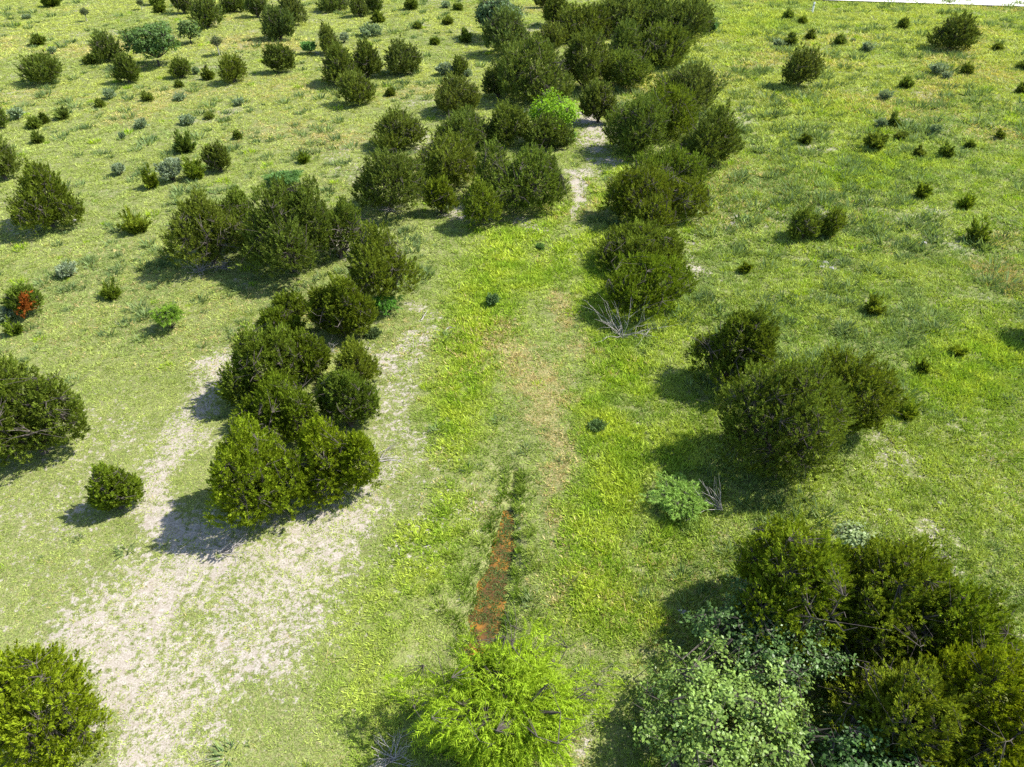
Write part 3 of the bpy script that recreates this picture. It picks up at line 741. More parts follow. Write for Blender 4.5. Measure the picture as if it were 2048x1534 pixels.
# ------------------------------------------------------------------ plants of the place
# kind, x, y, crown radius, height, label, look
T = [
    ('J', -12.27, 9.33, 1.74, 4.03, 'yellow-green juniper cut by the bottom left corner beside pale bare soil', {'tone': 0.9}),
    ('J', -18.99, 21.0, 2.27, 5.07, 'broad dense juniper at the left edge across the pale track from the lone round bush', {'tone': 0.5}),
    ('J', -14.63, 18.08, 1.0, 2.35, 'lone small round juniper beside the pale bare track', {'tone': 0.7}),
    ('J', -9.11, 17.92, 1.94, 4.39, 'large yellow-green juniper shading the white soil, front of the left clump', {'tone': 0.9}),
    ('J', -6.61, 19.0, 1.66, 3.72, 'yellow-green juniper with grey twigs, front right of the left clump by fallen branches', {'tone': 0.9}),
    ('J', -10.89, 24.62, 1.81, 3.9, 'tall dark green juniper on the track side of the left clump', {'tone': 0.6}),
    ('J', -11.28, 29.0, 1.11, 2.11, 'low rounded juniper filling the upper track side of the left clump', {'tone': 0.7}),
    ('J', -9.48, 26.06, 1.33, 2.89, 'mid green juniper in the middle of the left clump', {'tone': 0.6}),
    ('J', -9.66, 22.59, 1.8, 2.59, 'juniper squeezed behind the two front trees of the left clump', {'tone': 0.7}),
    ('J', -6.86, 22.73, 1.38, 3.08, 'round dark juniper facing the grassy strip, right side of the left clump', {'tone': 0.5}),
    ('J', -7.19, 25.52, 1.21, 2.28, 'small dense juniper beside a bleached dead snag in the left clump', {'tone': 0.6}),
    ('J', -11.31, 30.94, 0.93, 1.91, 'small upright juniper at the far tip of the left clump', {'tone': 0.6}),
    ('J', -8.28, 29.42, 1.65, 3.73, 'bushy green juniper behind the bright leafy shrub at the end of the left clump', {'tone': 0.7}),
    ('J', -6.87, 32.74, 2.09, 4.7, 'tall vase-shaped juniper with open grey stems beside the bright leafy shrub', {'tone': 0.45, 'open': 0.45}),
    ('J', -17.35, 36.9, 2.26, 4.61, 'brownish juniper with dead grey brush at its foot', {'tone': 0.35, 'open': 0.3}),
    ('J', -16.33, 39.15, 1.34, 3.79, 'narrow juniper with pale leafy vine between two wide brownish junipers', {'tone': 0.5}),
    ('J', -12.5, 36.13, 2.76, 5.5, 'widest twiggy brownish juniper with shaded ground at its near side', {'tone': 0.35, 'open': 0.35}),
    ('J', -10.14, 37.77, 1.79, 3.85, 'sparse juniper with a bare leaning trunk above dry soil', {'tone': 0.4, 'open': 0.6, 'lean': 0.35}),
    ('J', -36.56, 49.48, 1.39, 3.66, 'dark juniper on the left edge behind a spreading juniper', {'tone': 0.35}),
    ('J', -29.21, 41.76, 2.26, 4.17, 'spreading juniper with ragged top near the left edge', {'tone': 0.5, 'open': 0.2}),
    ('J', -43.23, 60.58, 1.06, 2.55, 'dark juniper half cut by the left edge beside a blue-grey shrub', {'tone': 0.3}),
    ('J', -8.98, 56.25, 2.22, 3.0, 'dark round juniper apart from the belt beside a thin pale trail', {'tone': 0.3}),
    ('J', -8.12, 44.4, 2.88, 4.41, 'wide twiggy juniper with dead grey stems splayed at its foot', {'tone': 0.3, 'open': 0.4}),
    ('J', -4.68, 44.03, 1.16, 2.71, 'small bright juniper with bare trunk between two larger ones', {'tone': 0.7, 'open': 0.3}),
    ('J', -2.05, 42.07, 1.59, 3.42, 'small open juniper with forked grey trunk standing foremost on the meadow edge', {'tone': 0.6, 'open': 0.45}),
    ('J', -4.54, 49.35, 2.63, 3.64, 'dull green juniper in the middle of the central thicket', {'tone': 0.3}),
    ('J', -3.7, 56.13, 2.52, 3.12, 'pale olive juniper at the back of the central thicket', {'tone': 0.25}),
    ('J', 0.7, 45.24, 3.18, 4.3, 'large olive juniper with grey twiggy side beside the pale footpath', {'tone': 0.3, 'open': 0.25}),
    ('J', -0.26, 56.95, 1.81, 3.56, 'upright dark juniper left of the bright green tree', {'tone': 0.25}),
    ('J', 2.98, 56.49, 2.12, 2.61, 'dull juniper directly below the bright green tree', {'tone': 0.25}),
    ('J', -4.98, 65.14, 2.33, 3.47, 'dark egg-shaped juniper standing between a grey shrub and the central thicket', {'tone': 0.2}),
    ('J', -0.6, 85.34, 2.99, 5.29, 'grey twiggy juniper in front of the bluish broadleaf tree', {'tone': 0.1, 'open': 0.35}),
    ('J', 4.26, 112.31, 1.18, 2.71, 'small dark juniper on the top edge left of the far belt', {'tone': 0.1}),
    ('J', 5.63, 100.47, 1.88, 3.98, 'narrow dark juniper leading the far belt at its upper left', {'tone': 0.15}),
    ('J', 4.56, 90.01, 2.25, 2.54, 'low rounded juniper at the left rim of the far belt', {'tone': 0.15}),
    ('J', 2.19, 68.8, 3.8, 5.93, 'very large feathery olive juniper left of the shady gap', {'tone': 0.25}),
    ('J', -1.31, 69.8, 1.52, 3.23, 'small dark juniper hugging the lower left of the very large feathery one', {'tone': 0.2}),
    ('J', 7.03, 72.07, 2.56, 5.72, 'juniper with shaded bare stems over the gap in the far belt', {'tone': 0.2, 'open': 0.2}),
    ('J', 8.69, 93.18, 3.57, 4.07, 'olive juniper in the upper left body of the far belt', {'tone': 0.2}),
    ('J', 13.27, 95.64, 3.32, 4.93, 'olive juniper at the top edge in the middle of the far belt', {'tone': 0.15}),
    ('J', 16.98, 96.7, 3.22, 4.98, 'tall olive juniper at the top edge beside the rightmost far tree', {'tone': 0.15}),
    ('J', 20.9, 93.88, 3.49, 4.53, 'dark spiky juniper at the upper right end of the far belt', {'tone': 0.1}),
    ('J', 11.96, 81.84, 2.38, 4.53, 'juniper with a dark hollow in the centre of the far belt', {'tone': 0.15}),
    ('J', 16.03, 81.29, 3.32, 4.19, 'broad olive juniper on the right rim of the far belt', {'tone': 0.2}),
    ('J', 11.16, 73.75, 2.78, 3.51, 'twiggy juniper in the shaded middle of the belt above the footpath', {'tone': 0.2, 'open': 0.2}),
    ('J', 15.65, 66.83, 3.07, 4.05, 'dark spiky juniper bulging into the right meadow', {'tone': 0.15}),
    ('J', 7.4, 62.16, 1.69, 3.77, 'dark shaded juniper over the mouth of the bare footpath', {'tone': 0.15}),
    ('J', 9.51, 54.91, 2.68, 4.79, 'large dark juniper shading the white footpath', {'tone': 0.3}),
    ('J', 13.03, 59.22, 2.62, 4.5, 'yellow-tipped juniper behind the large dark one at the footpath', {'tone': 0.5}),
    ('J', 14.37, 52.16, 2.39, 4.74, 'dark outward-leaning juniper at the right edge of the belt', {'tone': 0.3, 'lean': 0.15}),
    ('J', 10.86, 47.66, 2.74, 3.28, 'light green juniper on the right bank behind a big dense one', {'tone': 0.55}),
    ('J', 9.15, 42.62, 3.39, 3.59, 'big dense juniper on the right bank facing the footpath', {'tone': 0.5, 'open': 0.15}),
    ('J', 7.2, 36.88, 2.65, 2.64, 'juniper above the grey dead shrub on the right bank', {'tone': 0.55, 'open': 0.15}),
    ('J', 6.9, 31.98, 2.56, 3.15, 'open juniper with bare slanting limbs over the grey dead shrub', {'tone': 0.65, 'open': 0.45, 'lean': 0.15}),
    ('J', 9.44, 25.54, 1.97, 4.39, 'sparse juniper leaning out behind the big dark mass on the right', {'tone': 0.5, 'open': 0.45, 'lean': 0.3}),
    ('J', 10.41, 20.46, 2.57, 5.23, 'big dark juniper casting a long shadow on the meadow', {'tone': 0.45}),
    ('J', 13.87, 22.84, 1.96, 3.75, 'juniper joined to the uphill side of the big dark one', {'tone': 0.55, 'open': 0.15}),
    ('j', 17.01, 23.24, 0.56, 1.31, 'little juniper at the uphill foot of the big dark pair', {}),
    ('J', -46.49, 74.2, 2.14, 2.82, 'wide low spreading juniper near the left edge of the far field', {'tone': 0.3, 'open': 0.2}),
    ('J', -43.84, 82.67, 1.82, 3.13, 'dark juniper beside the broad leafy tree of the far field', {'tone': 0.2}),
    ('J', -38.16, 74.32, 1.4, 2.98, 'dark round juniper in front of the broad leafy tree', {'tone': 0.2}),
    ('J', -33.67, 76.29, 1.14, 2.08, 'small juniper at the right foot of the broad leafy tree', {'tone': 0.3}),
    ('J', -27.72, 74.35, 1.49, 2.78, 'feathery round juniper below a spindly sapling', {'tone': 0.35}),
    ('J', -38.64, 99.08, 2.15, 4.28, 'tall dark juniper on the top edge behind the broad leafy tree', {'tone': 0.1}),
    ('J', -44.91, 107.96, 1.52, 3.45, 'juniper at the top edge left of the tall dark one', {'tone': 0.1}),
    ('J', -38.42, 109.04, 1.77, 2.9, 'juniper at the top edge right of the tall dark one', {'tone': 0.1}),
    ('J', -27.81, 92.87, 2.09, 3.91, 'dark juniper in front of two others at the top of the far field', {'tone': 0.1}),
    ('J', -34.1, 105.48, 1.61, 3.71, 'juniper at the left of the dark top-edge trio', {'tone': 0.1}),
    ('J', -28.18, 101.12, 1.93, 4.42, 'juniper at the right of the dark top-edge trio', {'tone': 0.1}),
    ('J', -24.1, 78.43, 1.66, 2.98, 'solitary dark egg-shaped juniper below the dark top-edge trio', {'tone': 0.15}),
    ('J', -24.91, 110.68, 2.55, 2.34, 'broad juniper cut by the top edge in the middle of the far field', {'tone': 0.1}),
    ('J', -20.65, 106.3, 1.29, 2.87, 'narrow juniper joined to the broad one at the top edge', {'tone': 0.1}),
    ('J', -18.89, 108.29, 1.32, 2.67, 'juniper at the right end of the top-edge row of three', {'tone': 0.1}),
    ('J', -20.64, 86.15, 1.37, 3.17, 'juniper at the back of the four-tree clump in the far field', {'tone': 0.15}),
    ('J', -17.12, 73.9, 2.12, 4.12, 'large feathery juniper at the left of the four-tree clump', {'tone': 0.2}),
    ('J', -14.67, 76.25, 1.65, 3.81, 'juniper at the right of the four-tree clump', {'tone': 0.15}),
    ('J', -11.44, 77.76, 2.1, 3.35, 'dark round juniper standing clear right of the four-tree clump', {'tone': 0.1}),
    ('J', -14.12, 67.14, 1.75, 3.07, 'juniper nearest the camera of the four-tree clump', {'tone': 0.2}),
    ('J', -5.35, 77.38, 1.03, 2.12, 'small juniper between two grey shrubs above the egg-shaped one', {'tone': 0.2}),
    ('J', 50.16, 88.1, 2.63, 4.13, 'large lone round juniper below the white road', {'tone': 0.1}),
    ('J', 28.07, 72.81, 1.82, 4.02, 'lone upright juniper with clear trunk in the right meadow', {'tone': 0.1}),
    ('J', 26.73, 29.17, 1.38, 3.19, 'juniper beyond the right edge of the frame throwing its shadow in', {'tone': 0.4}),
    ('B', -37.64, 80.57, 2.76, 4.63, 'broad leafy green tree among junipers in the far field', {'c': (0.11, 0.19, 0.05)}),
    ('B', -1.8, 93.06, 3.17, 5.1, 'bluish broadleaf tree behind a grey twiggy juniper', {'c': (0.13, 0.2, 0.085)}),
    ('B', 3.23, 58.61, 2.34, 3.43, 'bright lime green tree at the gap in the belt', {'c': (0.2, 0.36, 0.016)}),
    ('B', 4.39, 56.8, 0.64, 1.32, 'low green shoots under the lime green tree', {'c': (0.14, 0.27, 0.04)}),
    ('B', -37.71, 90.43, 1.17, 2.76, 'small greenish bush tree behind the broad leafy tree', {'c': (0.13, 0.2, 0.06)}),
    ('F', 6.22, 18.14, 1.21, 0.97, 'feathery bright green shrub beside a bleached dead stump', {'c': (0.27, 0.42, 0.09)}),
    ('F', -6.55, 31.46, 0.81, 1.57, 'bright emerald leafy shrub at the foot of the vase-shaped juniper', {'c': (0.12, 0.28, 0.04)}),
    ('F', -17.24, 30.14, 0.79, 1.64, 'airy pale green shrub alone in the left meadow', {'c': (0.2, 0.33, 0.04)}),
    ('F', -16.3, 48.76, 1.24, 0.97, 'airy pale green shrub behind the widest twiggy juniper', {'c': (0.16, 0.29, 0.09)}),
    ('F', -22.88, 86.02, 0.81, 1.46, 'pale green shrub left of the four-tree clump', {'c': (0.13, 0.27, 0.07)}),
    ('F', 24.4, 96.52, 1.08, 1.4, 'grey-green shrub tucked against the upper right end of the far belt', {'c': (0.12, 0.22, 0.07)}),
    ('j', -25.41, 48.08, 0.66, 1.63, 'leafy juniper bush at the left of the mixed thicket in the left field', {}),
    ('S', -24.36, 49.3, 0.99, 2.09, 'wide grey-green leafy shrub in the middle of the mixed thicket', {}),
    ('j', -22.87, 49.7, 0.84, 2.11, 'pointed dark juniper bush in front of the mixed thicket', {}),
    ('J', -21.63, 51.2, 1.04, 2.38, 'olive juniper with bleached twigs at the right of the mixed thicket', {'tone': 0.3, 'open': 0.25}),
    ('j', -25.52, 55.05, 0.86, 1.81, 'brownish juniper bush at the back of the mixed thicket', {}),
    ('R', -25.21, 31.24, 1.01, 1.93, 'rust-tipped dying juniper at the left edge', {}),
    ('S', -25.91, 30.71, 0.44, 1.07, 'pale blue-grey shrub below the rust-tipped juniper', {}),
    ('j', -24.83, 29.6, 0.44, 1.03, 'dark juniper bush below the pale blue-grey shrub', {}),
    ('j', -23.48, 41.07, 0.97, 1.64, 'spiky juniper bush alone between two larger brownish stands', {}),
    ('j', -21.54, 33.07, 0.58, 1.35, 'small upright juniper bush above the airy pale shrub', {}),
    ('S', -25.05, 35.38, 0.62, 0.91, 'low brownish shrub left of the small upright juniper bush', {}),
    ('j', -65.8, 113.34, 1.44, 1.24, 'dark bush cut by the top edge near the left corner', {}),
    ('T', -55.98, 103.1, 0.69, 1.69, 'thin sapling with bare stem near the top left', {}),
    ('S', -64.78, 104.72, 0.63, 0.62, 'tiny grey shrub left of the thin sapling', {}),
    ('j', -55.65, 90.32, 0.84, 0.84, 'low juniper bush above the wide spreading juniper', {}),
    ('S', -51.8, 85.97, 0.49, 1.02, 'grey shrub between the low bush and the wide spreading juniper', {}),
    ('j', -45.31, 81.49, 0.68, 1.11, 'little bush at the left foot of the dark juniper beside the leafy tree', {}),
    ('S', -32.67, 77.7, 0.47, 0.84, 'pale shrub between the small juniper and a thin upright bush', {}),
    ('j', -30.75, 75.73, 0.5, 1.31, 'thin upright juniper bush beside the feathery round juniper', {}),
    ('T', -32.65, 84.96, 0.89, 2.18, 'spindly pale sapling above the feathery round juniper', {}),
    ('j', -48.6, 108.95, 0.69, 0.89, 'low bush left of the tall top-edge juniper', {}),
    ('j', -50.98, 113.93, 1.14, 1.55, 'bush cut by the top edge left of the top-edge junipers', {}),
    ('T', -51.74, 110.41, 0.58, 1.37, 'wispy sapling at the top edge', {}),
    ('S', -19.84, 91.19, 0.6, 1.38, 'pale small bush at the back of the four-tree clump', {}),
    ('j', -33.82, 68.28, 0.43, 0.95, 'small dark juniper bush between two grey shrubs of the left field', {}),
    ('S', -37.63, 68.94, 0.61, 1.11, 'grey shrub left of the small dark juniper bush', {}),
    ('j', -32.64, 72.87, 0.26, 0.64, 'tiny juniper seedling below the small juniper of the leafy tree', {}),
    ('S', -31.01, 68.71, 0.63, 0.62, 'brownish grey shrub below the tiny seedling', {}),
    ('S', -25.05, 67.11, 0.5, 0.74, 'blue-grey shrub below the feathery round juniper', {}),
    ('S', -27.87, 61.91, 0.74, 0.8, 'grey shrub above the mixed thicket', {}),
    ('S', -31.41, 60.82, 0.63, 0.82, 'blue-grey shrub up and left of the mixed thicket', {}),
    ('j', -37.41, 66.4, 0.28, 0.67, 'tiny green bush beside a grey shrub in the left field', {}),
    ('S', -42.99, 63.02, 0.7, 1.29, 'blue-grey round shrub by the left edge', {}),
    ('j', -39.15, 63.12, 0.54, 1.01, 'small dark juniper bush right of the blue-grey round shrub', {}),
    ('j', -40.45, 60.82, 0.6, 0.79, 'low dark bush below the blue-grey round shrub', {}),
    ('j', -40.22, 62.05, 0.33, 0.83, 'upright seedling touching the low dark bush', {}),
    ('j', -38.25, 57.22, 0.4, 0.92, 'dark seedling above the spreading ragged juniper', {}),
    ('S', -31.83, 58.14, 0.3, 0.7, 'small green-grey shrub left of the brownish thicket bush', {}),
    ('j', -26.51, 63.36, 0.29, 0.44, 'dot-like seedling right of the grey shrub above the thicket', {}),
    ('j', -22.41, 58.14, 0.32, 0.7, 'small seedling right of the olive thicket juniper', {}),
    ('S', -28.79, 50.51, 0.49, 1.06, 'yellowish shrub left of the mixed thicket', {}),
    ('j', -15.8, 52.87, 0.43, 0.95, 'small juniper bush alone left of the central thicket', {}),
    ('j', -14.06, 110.69, 1.0, 1.46, 'small dark bush at the top edge', {}),
    ('S', -9.22, 112.1, 0.81, 0.91, 'bluish shrub near the top edge', {}),
    ('j', -7.53, 110.29, 0.56, 0.79, 'small bush right of the bluish shrub', {}),
    ('j', -17.5, 102.51, 0.77, 1.27, 'small juniper bush below the top-edge row of three', {}),
    ('S', -17.33, 94.55, 1.56, 1.42, 'grey-green spreading shrub above the four-tree clump', {}),
    ('j', -8.32, 101.31, 0.61, 0.79, 'small bush left of the bluish broadleaf tree', {}),
    ('j', -5.48, 91.69, 0.68, 1.49, 'dark bush in the shade of the bluish broadleaf tree', {}),
    ('j', -9.08, 90.68, 0.44, 0.9, 'lone seedling left of the shade of the broadleaf tree', {}),
    ('S', -6.83, 77.2, 0.94, 1.62, 'grey-purple shrub left of the small juniper', {}),
    ('S', -4.55, 76.77, 0.51, 0.83, 'pale grey shrub right of the small juniper', {}),
    ('j', -11.55, 70.01, 0.38, 0.88, 'seedling right of the nearest clump juniper', {}),
    ('j', -12.05, 98.92, 0.38, 0.62, 'tiny seedling in open grass of the far field', {}),
    ('P', 41.56, 109.08, 0.3, 0.79, 'slim white marker post near the white road', {}),
    ('j', 36.85, 104.69, 0.66, 0.87, 'small bush below left of the white post', {}),
    ('j', 37.67, 101.57, 0.39, 0.63, 'tiny bush below the white post', {}),
    ('j', 49.44, 98.64, 0.52, 1.07, 'spiky seedling left of the large lone juniper', {}),
    ('S', 30.96, 89.3, 0.74, 0.91, 'grey low shrub above the lone upright juniper', {}),
    ('j', 32.45, 89.73, 0.7, 1.41, 'juniper bush above the lone upright juniper', {}),
    ('j', 35.8, 92.69, 0.47, 0.91, 'small bush up and right of the lone upright juniper', {}),
    ('j', 38.42, 90.2, 0.51, 0.95, 'pale seedling between the two lone junipers', {}),
    ('S', 40.57, 87.19, 0.83, 1.1, 'rounded grey shrub between the two lone junipers', {}),
    ('S', 43.9, 77.62, 0.95, 1.27, 'grey shrub below the large lone juniper', {}),
    ('S', 44.06, 75.86, 0.53, 0.82, 'pale shrub touching the grey one below the large lone juniper', {}),
    ('j', 46.85, 77.52, 0.53, 0.93, 'small bush right of the grey shrub below the large lone juniper', {}),
    ('j', 38.48, 72.73, 0.72, 1.05, 'windswept juniper bush pointing right in the meadow', {}),
    ('S', 34.88, 68.82, 0.65, 0.92, 'grey round shrub below the windswept bush', {}),
    ('S', 31.2, 60.77, 0.49, 0.81, 'grey shrub above the dark bush of the right meadow', {}),
    ('j', 32.29, 60.91, 0.49, 1.22, 'slanting seedling above the dark bush of the right meadow', {}),
    ('j', 28.51, 55.53, 0.93, 1.6, 'dark juniper bush in the right meadow', {}),
    ('j', 31.56, 57.82, 0.64, 0.51, 'low bush beside the dark one of the right meadow', {}),
    ('j', 23.47, 56.78, 0.44, 1.09, 'thin olive seedling left of the dark meadow bush', {}),
    ('j', 33.45, 54.04, 0.54, 1.06, 'slanting juniper bush right of the dark meadow bush', {}),
    ('j', 31.39, 53.91, 0.35, 0.88, 'thin seedling left of the slanting juniper bush', {}),
    ('j', 36.2, 55.76, 0.24, 0.66, 'thin seedling right of the slanting juniper bush', {}),
    ('j', 39.88, 58.15, 0.25, 0.65, 'small slanting seedling near the right edge', {}),
    ('j', 53.91, 79.54, 0.65, 0.61, 'dark bush at the right edge upper down', {}),
    ('j', 49.01, 71.03, 0.58, 0.91, 'dark bush at the right edge below another', {}),
    ('S', 34.85, 58.77, 0.54, 1.21, 'greyish weed clump right of the slanting seedling', {}),
    ('j', 55.71, 87.85, 0.27, 0.64, 'tiny bush right of the large lone juniper', {}),
    ('S', 40.54, 91.68, 0.33, 0.47, 'tiny dark shrub beside the pale seedling', {}),
    ('J', 17.84, 40.04, 1.13, 2.3, 'left half of a twin juniper bush in the right meadow', {'tone': 0.3}),
    ('J', 19.56, 40.38, 0.94, 2.03, 'right half of a twin juniper bush in the right meadow', {'tone': 0.5}),
    ('j', 28.45, 39.73, 0.7, 1.68, 'juniper bush beside grey stony ground near the right edge', {}),
    ('j', 27.98, 46.11, 0.55, 0.92, 'low dark seedling above the grey stony ground', {}),
    ('j', 30.22, 44.59, 0.5, 1.17, 'brownish seedling above the juniper bush by stony ground', {}),
    ('j', 13.25, 35.79, 0.45, 0.59, 'low dark sprig on grass near the right bank trail', {}),
    ('j', 18.82, 31.51, 0.64, 1.15, 'slanting young juniper with shadow in the right meadow', {}),
    ('j', 21.43, 27.85, 0.35, 0.83, 'young juniper with shadow near the right edge', {}),
    ('j', 19.13, 26.44, 0.36, 0.83, 'young juniper above the big dark pair', {}),
    ('j', 12.9, 29.36, 0.38, 0.91, 'dark shrub beside the sparse leaning juniper', {}),
    ('S', 3.57, 22.49, 0.43, 0.34, 'dark green rounded grass-like clump in the meadow right of the dry strip', {'c': (0.13, 0.21, 0.07)}),
    ('S', -1.01, 32.39, 0.37, 0.86, 'dark bluish tuft alone in the central meadow', {'c': (0.14, 0.23, 0.09)}),
    ('S', -6.96, 29.46, 0.47, 0.37, 'low dark shrub below the bright emerald shrub', {'c': (0.11, 0.16, 0.06)}),
    ('S', 1.72, 38.92, 0.33, 0.37, 'low green sprig in the central meadow', {'c': (0.13, 0.23, 0.06)}),
    ('D', 5.51, 29.3, 1.31, 2.58, 'grey dead shrub with bare spiky branches under the open juniper', {'kind2': 'bush'}),
    ('D', 7.55, 17.9, 0.57, 1.55, 'bleached dead stump of fanned branches by the feathery bright shrub', {'kind2': 'fan'}),
    ('D', -9.61, 16.26, 0.57, 0.45, 'bleached fallen branch at the foot of the large front juniper', {'kind2': 'flat'}),
    ('D', -4.97, 20.78, 0.78, 0.84, 'scatter of bleached fallen branches right of the left clump', {'kind2': 'flat'}),
    ('D', -3.28, 29.93, 0.29, 0.69, 'single pale stick lying in the grass', {'kind2': 'stick'}),
    ('D', -4.45, 31.13, 0.38, 0.29, 'pale stick lying on bare ground below the vase-shaped juniper', {'kind2': 'stick'}),
    ('D', -3.27, 8.97, 0.73, 0.58, 'dead grey branches in the willow shade at the bottom edge', {'kind2': 'bush'}),
    ('D', -17.9, 35.95, 0.63, 0.92, 'dead grey brush at the foot of the brownish juniper, left heap', {'kind2': 'bush'}),
    ('D', -16.72, 36.44, 0.74, 0.59, 'dead grey brush at the foot of the brownish juniper, right heap', {'kind2': 'bush'}),
    ('D', -8.97, 28.15, 0.32, 0.79, 'bleached dead snag inside the left clump', {'kind2': 'bush'}),
    ('D', -8.05, 44.17, 1.12, 0.89, 'dead grey stems splayed below the wide twiggy juniper', {'kind2': 'bush'}),
    ('D', 24.37, 45.86, 0.21, 0.39, 'small forked dead stick in the right meadow', {'kind2': 'stick'}),
    ('J', 8.75, 12.85, 2.45, 4.6, 'bushy juniper at the far end of the vine-draped thicket', {'tone': 0.8}),
    ('J', 11.58, 12.57, 2.47, 4.4, 'juniper carrying pale vine leaves at the uphill far end of the thicket', {'tone': 0.75}),
    ('J', 12.84, 11.62, 2.03, 4.0, 'juniper with an opening of bare grey limbs in the thicket', {'tone': 0.8, 'open': 0.4}),
    ('J', 12.62, 9.39, 2.21, 4.4, 'yellow-green juniper cut by the right edge of the frame low down', {'tone': 0.95}),
    ('J', 10.21, 9.45, 2.01, 3.9, 'thin juniper with brown shaded interior among the vines', {'tone': 0.7, 'open': 0.35}),
    ('W', -0.07, 9.49, 2.67, 3.7, 'large feathery yellow-green willow at the foot of the orange pool', {}),
    ('V', 5.63, 8.94, 2.86, 3.3, 'mound of light broad vine leaves beside the willow', {'c': (0.2, 0.3, 0.06)}),
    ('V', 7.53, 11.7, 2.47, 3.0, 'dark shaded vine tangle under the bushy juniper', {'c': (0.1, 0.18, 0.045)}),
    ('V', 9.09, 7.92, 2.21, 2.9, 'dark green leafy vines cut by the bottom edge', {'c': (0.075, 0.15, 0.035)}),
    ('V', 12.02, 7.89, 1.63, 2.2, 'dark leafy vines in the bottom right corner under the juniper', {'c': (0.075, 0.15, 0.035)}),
    ('V', 10.17, 13.92, 0.56, 0.35, 'patch of whitish vine leaves on top of the juniper thicket', {'c': (0.25, 0.32, 0.13), 'z': 3.3}),
]

TONES = [(.115, .152, .042), (.145, .195, .026), (.205, .270, .012)]
def tone(t, rng):
    t = min(max(t, 0), 1) * 2; i = min(int(t), 1); f = t - i
    c = np.array(TONES[i]) * (1 - f) + np.array(TONES[i + 1]) * f
    c = c * rng.uniform(.88, 1.12) * np.array([rng.uniform(.94, 1.08), 1, rng.uniform(.85, 1.15)])
    return (*c, 1)

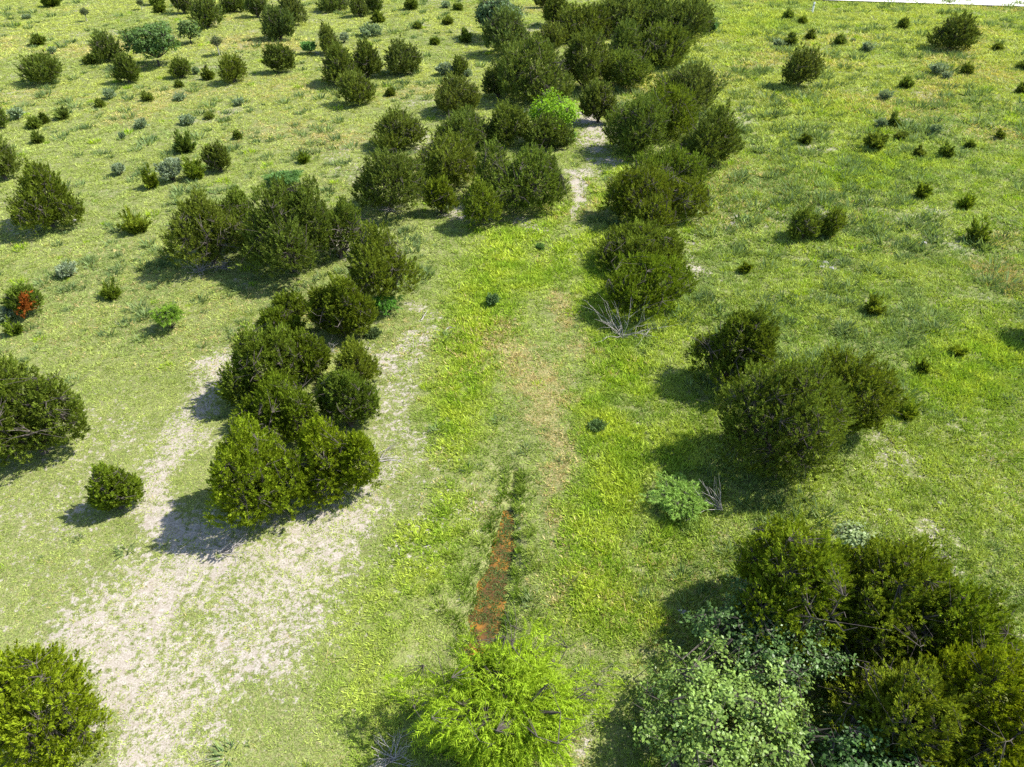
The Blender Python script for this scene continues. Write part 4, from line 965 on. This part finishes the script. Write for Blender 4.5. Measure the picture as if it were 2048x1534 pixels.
for i, (k, x, y, r, h, label, o) in enumerate(T):
    seed = 100 + i * 7
    rng = np.random.default_rng(seed)
    z = hz(x, y) + o.get('z', 0.0)
    dist = math.sqrt(x * x + y * y + CAM_H ** 2)
    if k in 'JBWVFR':
        nm, cat, grp = {'J': ('juniper_tree', 'juniper', 'juniper trees on the pasture'), 'B': ('broadleaf_tree', 'tree', None), 'W': ('willow_tree', 'tree', None),
                        'V': ('climbing_vine', 'vine', 'leafy vines over the thicket'), 'F': ('feathery_shrub', 'shrub', 'pale feathery shrubs'), 'R': ('dying_juniper', 'juniper', None)}[k]
        root = bpy.data.objects.new(nm, None); COL.objects.link(root)
        root.location = (x, y, z); root.empty_display_size = .3
        tag(root, label, cat, grp)
        if k in 'JR':
            tm, cm = juniper_meshes(seed, r, h, dist, o.get('lean', 0.0), o.get('open', .3 if k == 'R' else .05))
            c = tone(o.get('tone', .5), rng)
        elif k == 'B':
            tm, cm = broad_meshes(seed, r * 1.22, h * 1.08, dist); c = (*o['c'], 1)
        elif k == 'V':
            tm, cm = broad_meshes(seed, r, h, dist, zc=.46, mat=M_VINE, leaf=.105, dens=3.2, lobes=46); c = (*o['c'], 1)
        else:
            tm, cm = feather_meshes(seed, r * 1.22, h, dist, 0.78 if k == 'W' else .55, .7 if k == 'W' else .35); c = (*o.get('c', (.275, .395, .022)), 1)
        to = put('trunk' if k != 'V' else 'stems', tm, root); co = put('crown' if k != 'V' else 'foliage', cm, root)
        co.color = c
        if k == 'R':
            p = np.random.default_rng(4)
            v, var = leaves_along(p, np.array([r * .45, -r * .35, h * .45]) + p.normal(0, .22, (40, 3)), unit(p.normal(0, .4, (40, 3)) + np.array([.3, -.2, .7])), np.full(40, .45), 20, .18, .06, .8)
            ro = put('dead_foliage', mesh_np('dead_foliage', v, np.arange(len(v)).reshape(-1, 3), M_NEEDLE, {'var': var}), root)
            ro.color = (.30, .095, .020, 1); ro['label'] = 'rust orange dead branch tips'
    elif k in 'jS':
        me = bush_mesh(seed, r * (.86 if k == 'j' else .95), h * .92, dist, k)
        nm, cat, grp = ('juniper_bush', 'juniper bush', 'young junipers dotted over the pasture') if k == 'j' else ('grey_shrub', 'shrub', 'grey-green shrubs in the grass')
        b = put(nm, me, None, (x, y, z), 0)
        tag(b, label, cat, grp)
        if k == 'j': b.color = tone(.3 + .3 * (dist < 60), rng)
        else:
            q = rng.uniform(0, 1); b.color = (.22 + .05 * q, .30 + .03 * q, .15 + .06 * q, 1)
            if 'c' in o: b.color = (*o['c'], 1)
    elif k == 'T':
        root = bpy.data.objects.new('sapling', None); COL.objects.link(root); root.location = (x, y, z)
        tag(root, label, 'sapling', 'thin saplings')
        p, d, g = crown_points(rng, 70, r * .85, h * .55, lobes=6, lobe_amp=.4, low=-.6, zc=.5); p[:, 2] += h * .42
        lf = rng.normal(0, .10, (70, 14, 3)) + p[:, None]; lf = lf.reshape(-1, 3)
        v = leaf_quads(rng, lf, np.tile([[0, 0, 1.]], (len(lf), 1)), .13)
        cr = put('crown', mesh_np('sapling_crown', v, np.arange(len(v)).reshape(-1, 4), M_SHRUB, {'var': np.repeat(rng.uniform(0, 1, len(lf)), 4)}), root)
        cr.color = (.11, .14, .06, 1)
        V, F = gather([tube([(0, 0, -.1), (.02, 0, h * .4), (0, .02, h * .9)], [.06, .045, .02], 6), sticks(np.tile([[.01, 0, h * .45]], (70, 1)), p, .016)])
        put('trunk', mesh_np('sapling_trunk', V, F, M_DEAD), root)
    elif k == 'D':
        b = put('dead_branches' if o['kind2'] != 'stick' else 'fallen_stick', dead_mesh(seed, r, h, o['kind2']), None, (x, y, z), 0)
        tag(b, label, 'dead wood', 'bleached dead wood on the ground')
    elif k == 'P':
        pm = plain_material('white_plastic', (.78, .78, .76), (.84, .84, .83), 3, .4)
        pd = plain_material('dark_decal', (.10, .10, .10), (.14, .14, .14), 3, .5)
        root = bpy.data.objects.new('marker_post', None); COL.objects.link(root); root.location = (x, y, z)
        tag(root, label, 'marker post')
        V, F = tube([(0, 0, -.2), (0, 0, 1.15), (0, 0, 1.28), (0, 0, 1.33)], [.12, .12, .11, .05], 12)
        put('post', mesh_np('marker_post', V, F, pm), root)
        V, F = tube([(0, 0, .90), (0, 0, 1.02)], [.124, .124], 12)
        put('band', mesh_np('marker_band', V, F, pd), root)

# ------------------------------------------------------------------ loose limestone
ROCKS = []
ROCKS = [
    (18.25, 36.92, 0.15, 'largest pale stone of a small heap in the right meadow'),
    (18.35, 36.2, 0.14, 'stone at the lower right of the small meadow heap'),
    (17.86, 36.38, 0.12, 'stone at the left of the small meadow heap'),
    (26.27, 40.33, 0.12, 'pale stone on the grey stony ground'),
    (25.21, 39.52, 0.15, 'smaller stone on the grey stony ground'),
    (16.14, 18.34, 0.08, 'white stone in grass uphill of the vine thicket'),
    (14.05, 17.94, 0.07, 'little white stone just uphill of the vine thicket'),
    (-28.31, 42.68, 0.13, 'white stone beside the spreading ragged juniper'),
    (5.52, 13.55, 0.1, 'grey rock in the shade of the dark vines'),
    (21.39, 51.89, 0.11, 'tiny stone in the upper right meadow'),
]
for i, (x, y, s, lab) in enumerate(ROCKS):
    rng = np.random.default_rng(900 + i)
    import bmesh
    bm = bmesh.new(); bmesh.ops.create_icosphere(bm, subdivisions=2, radius=1)
    for v in bm.verts:
        n = v.co.normalized(); k = 1 + .22 * math.sin(3.1 * n.x + i) * math.cos(2.7 * n.y - i) + rng.uniform(-.10, .10)
        v.co = Vector((n.x * k * s * 1.25, n.y * k * s, n.z * k * s * .55))
    me = bpy.data.meshes.new('limestone_rock'); bm.to_mesh(me); bm.free(); me.materials.append(M_ROCK)
    tag(put('limestone_rock', me, None, (x, y, hz(x, y) + s * .2), rng.uniform(0, 6)), lab, 'rock', 'loose pale limestone rocks')
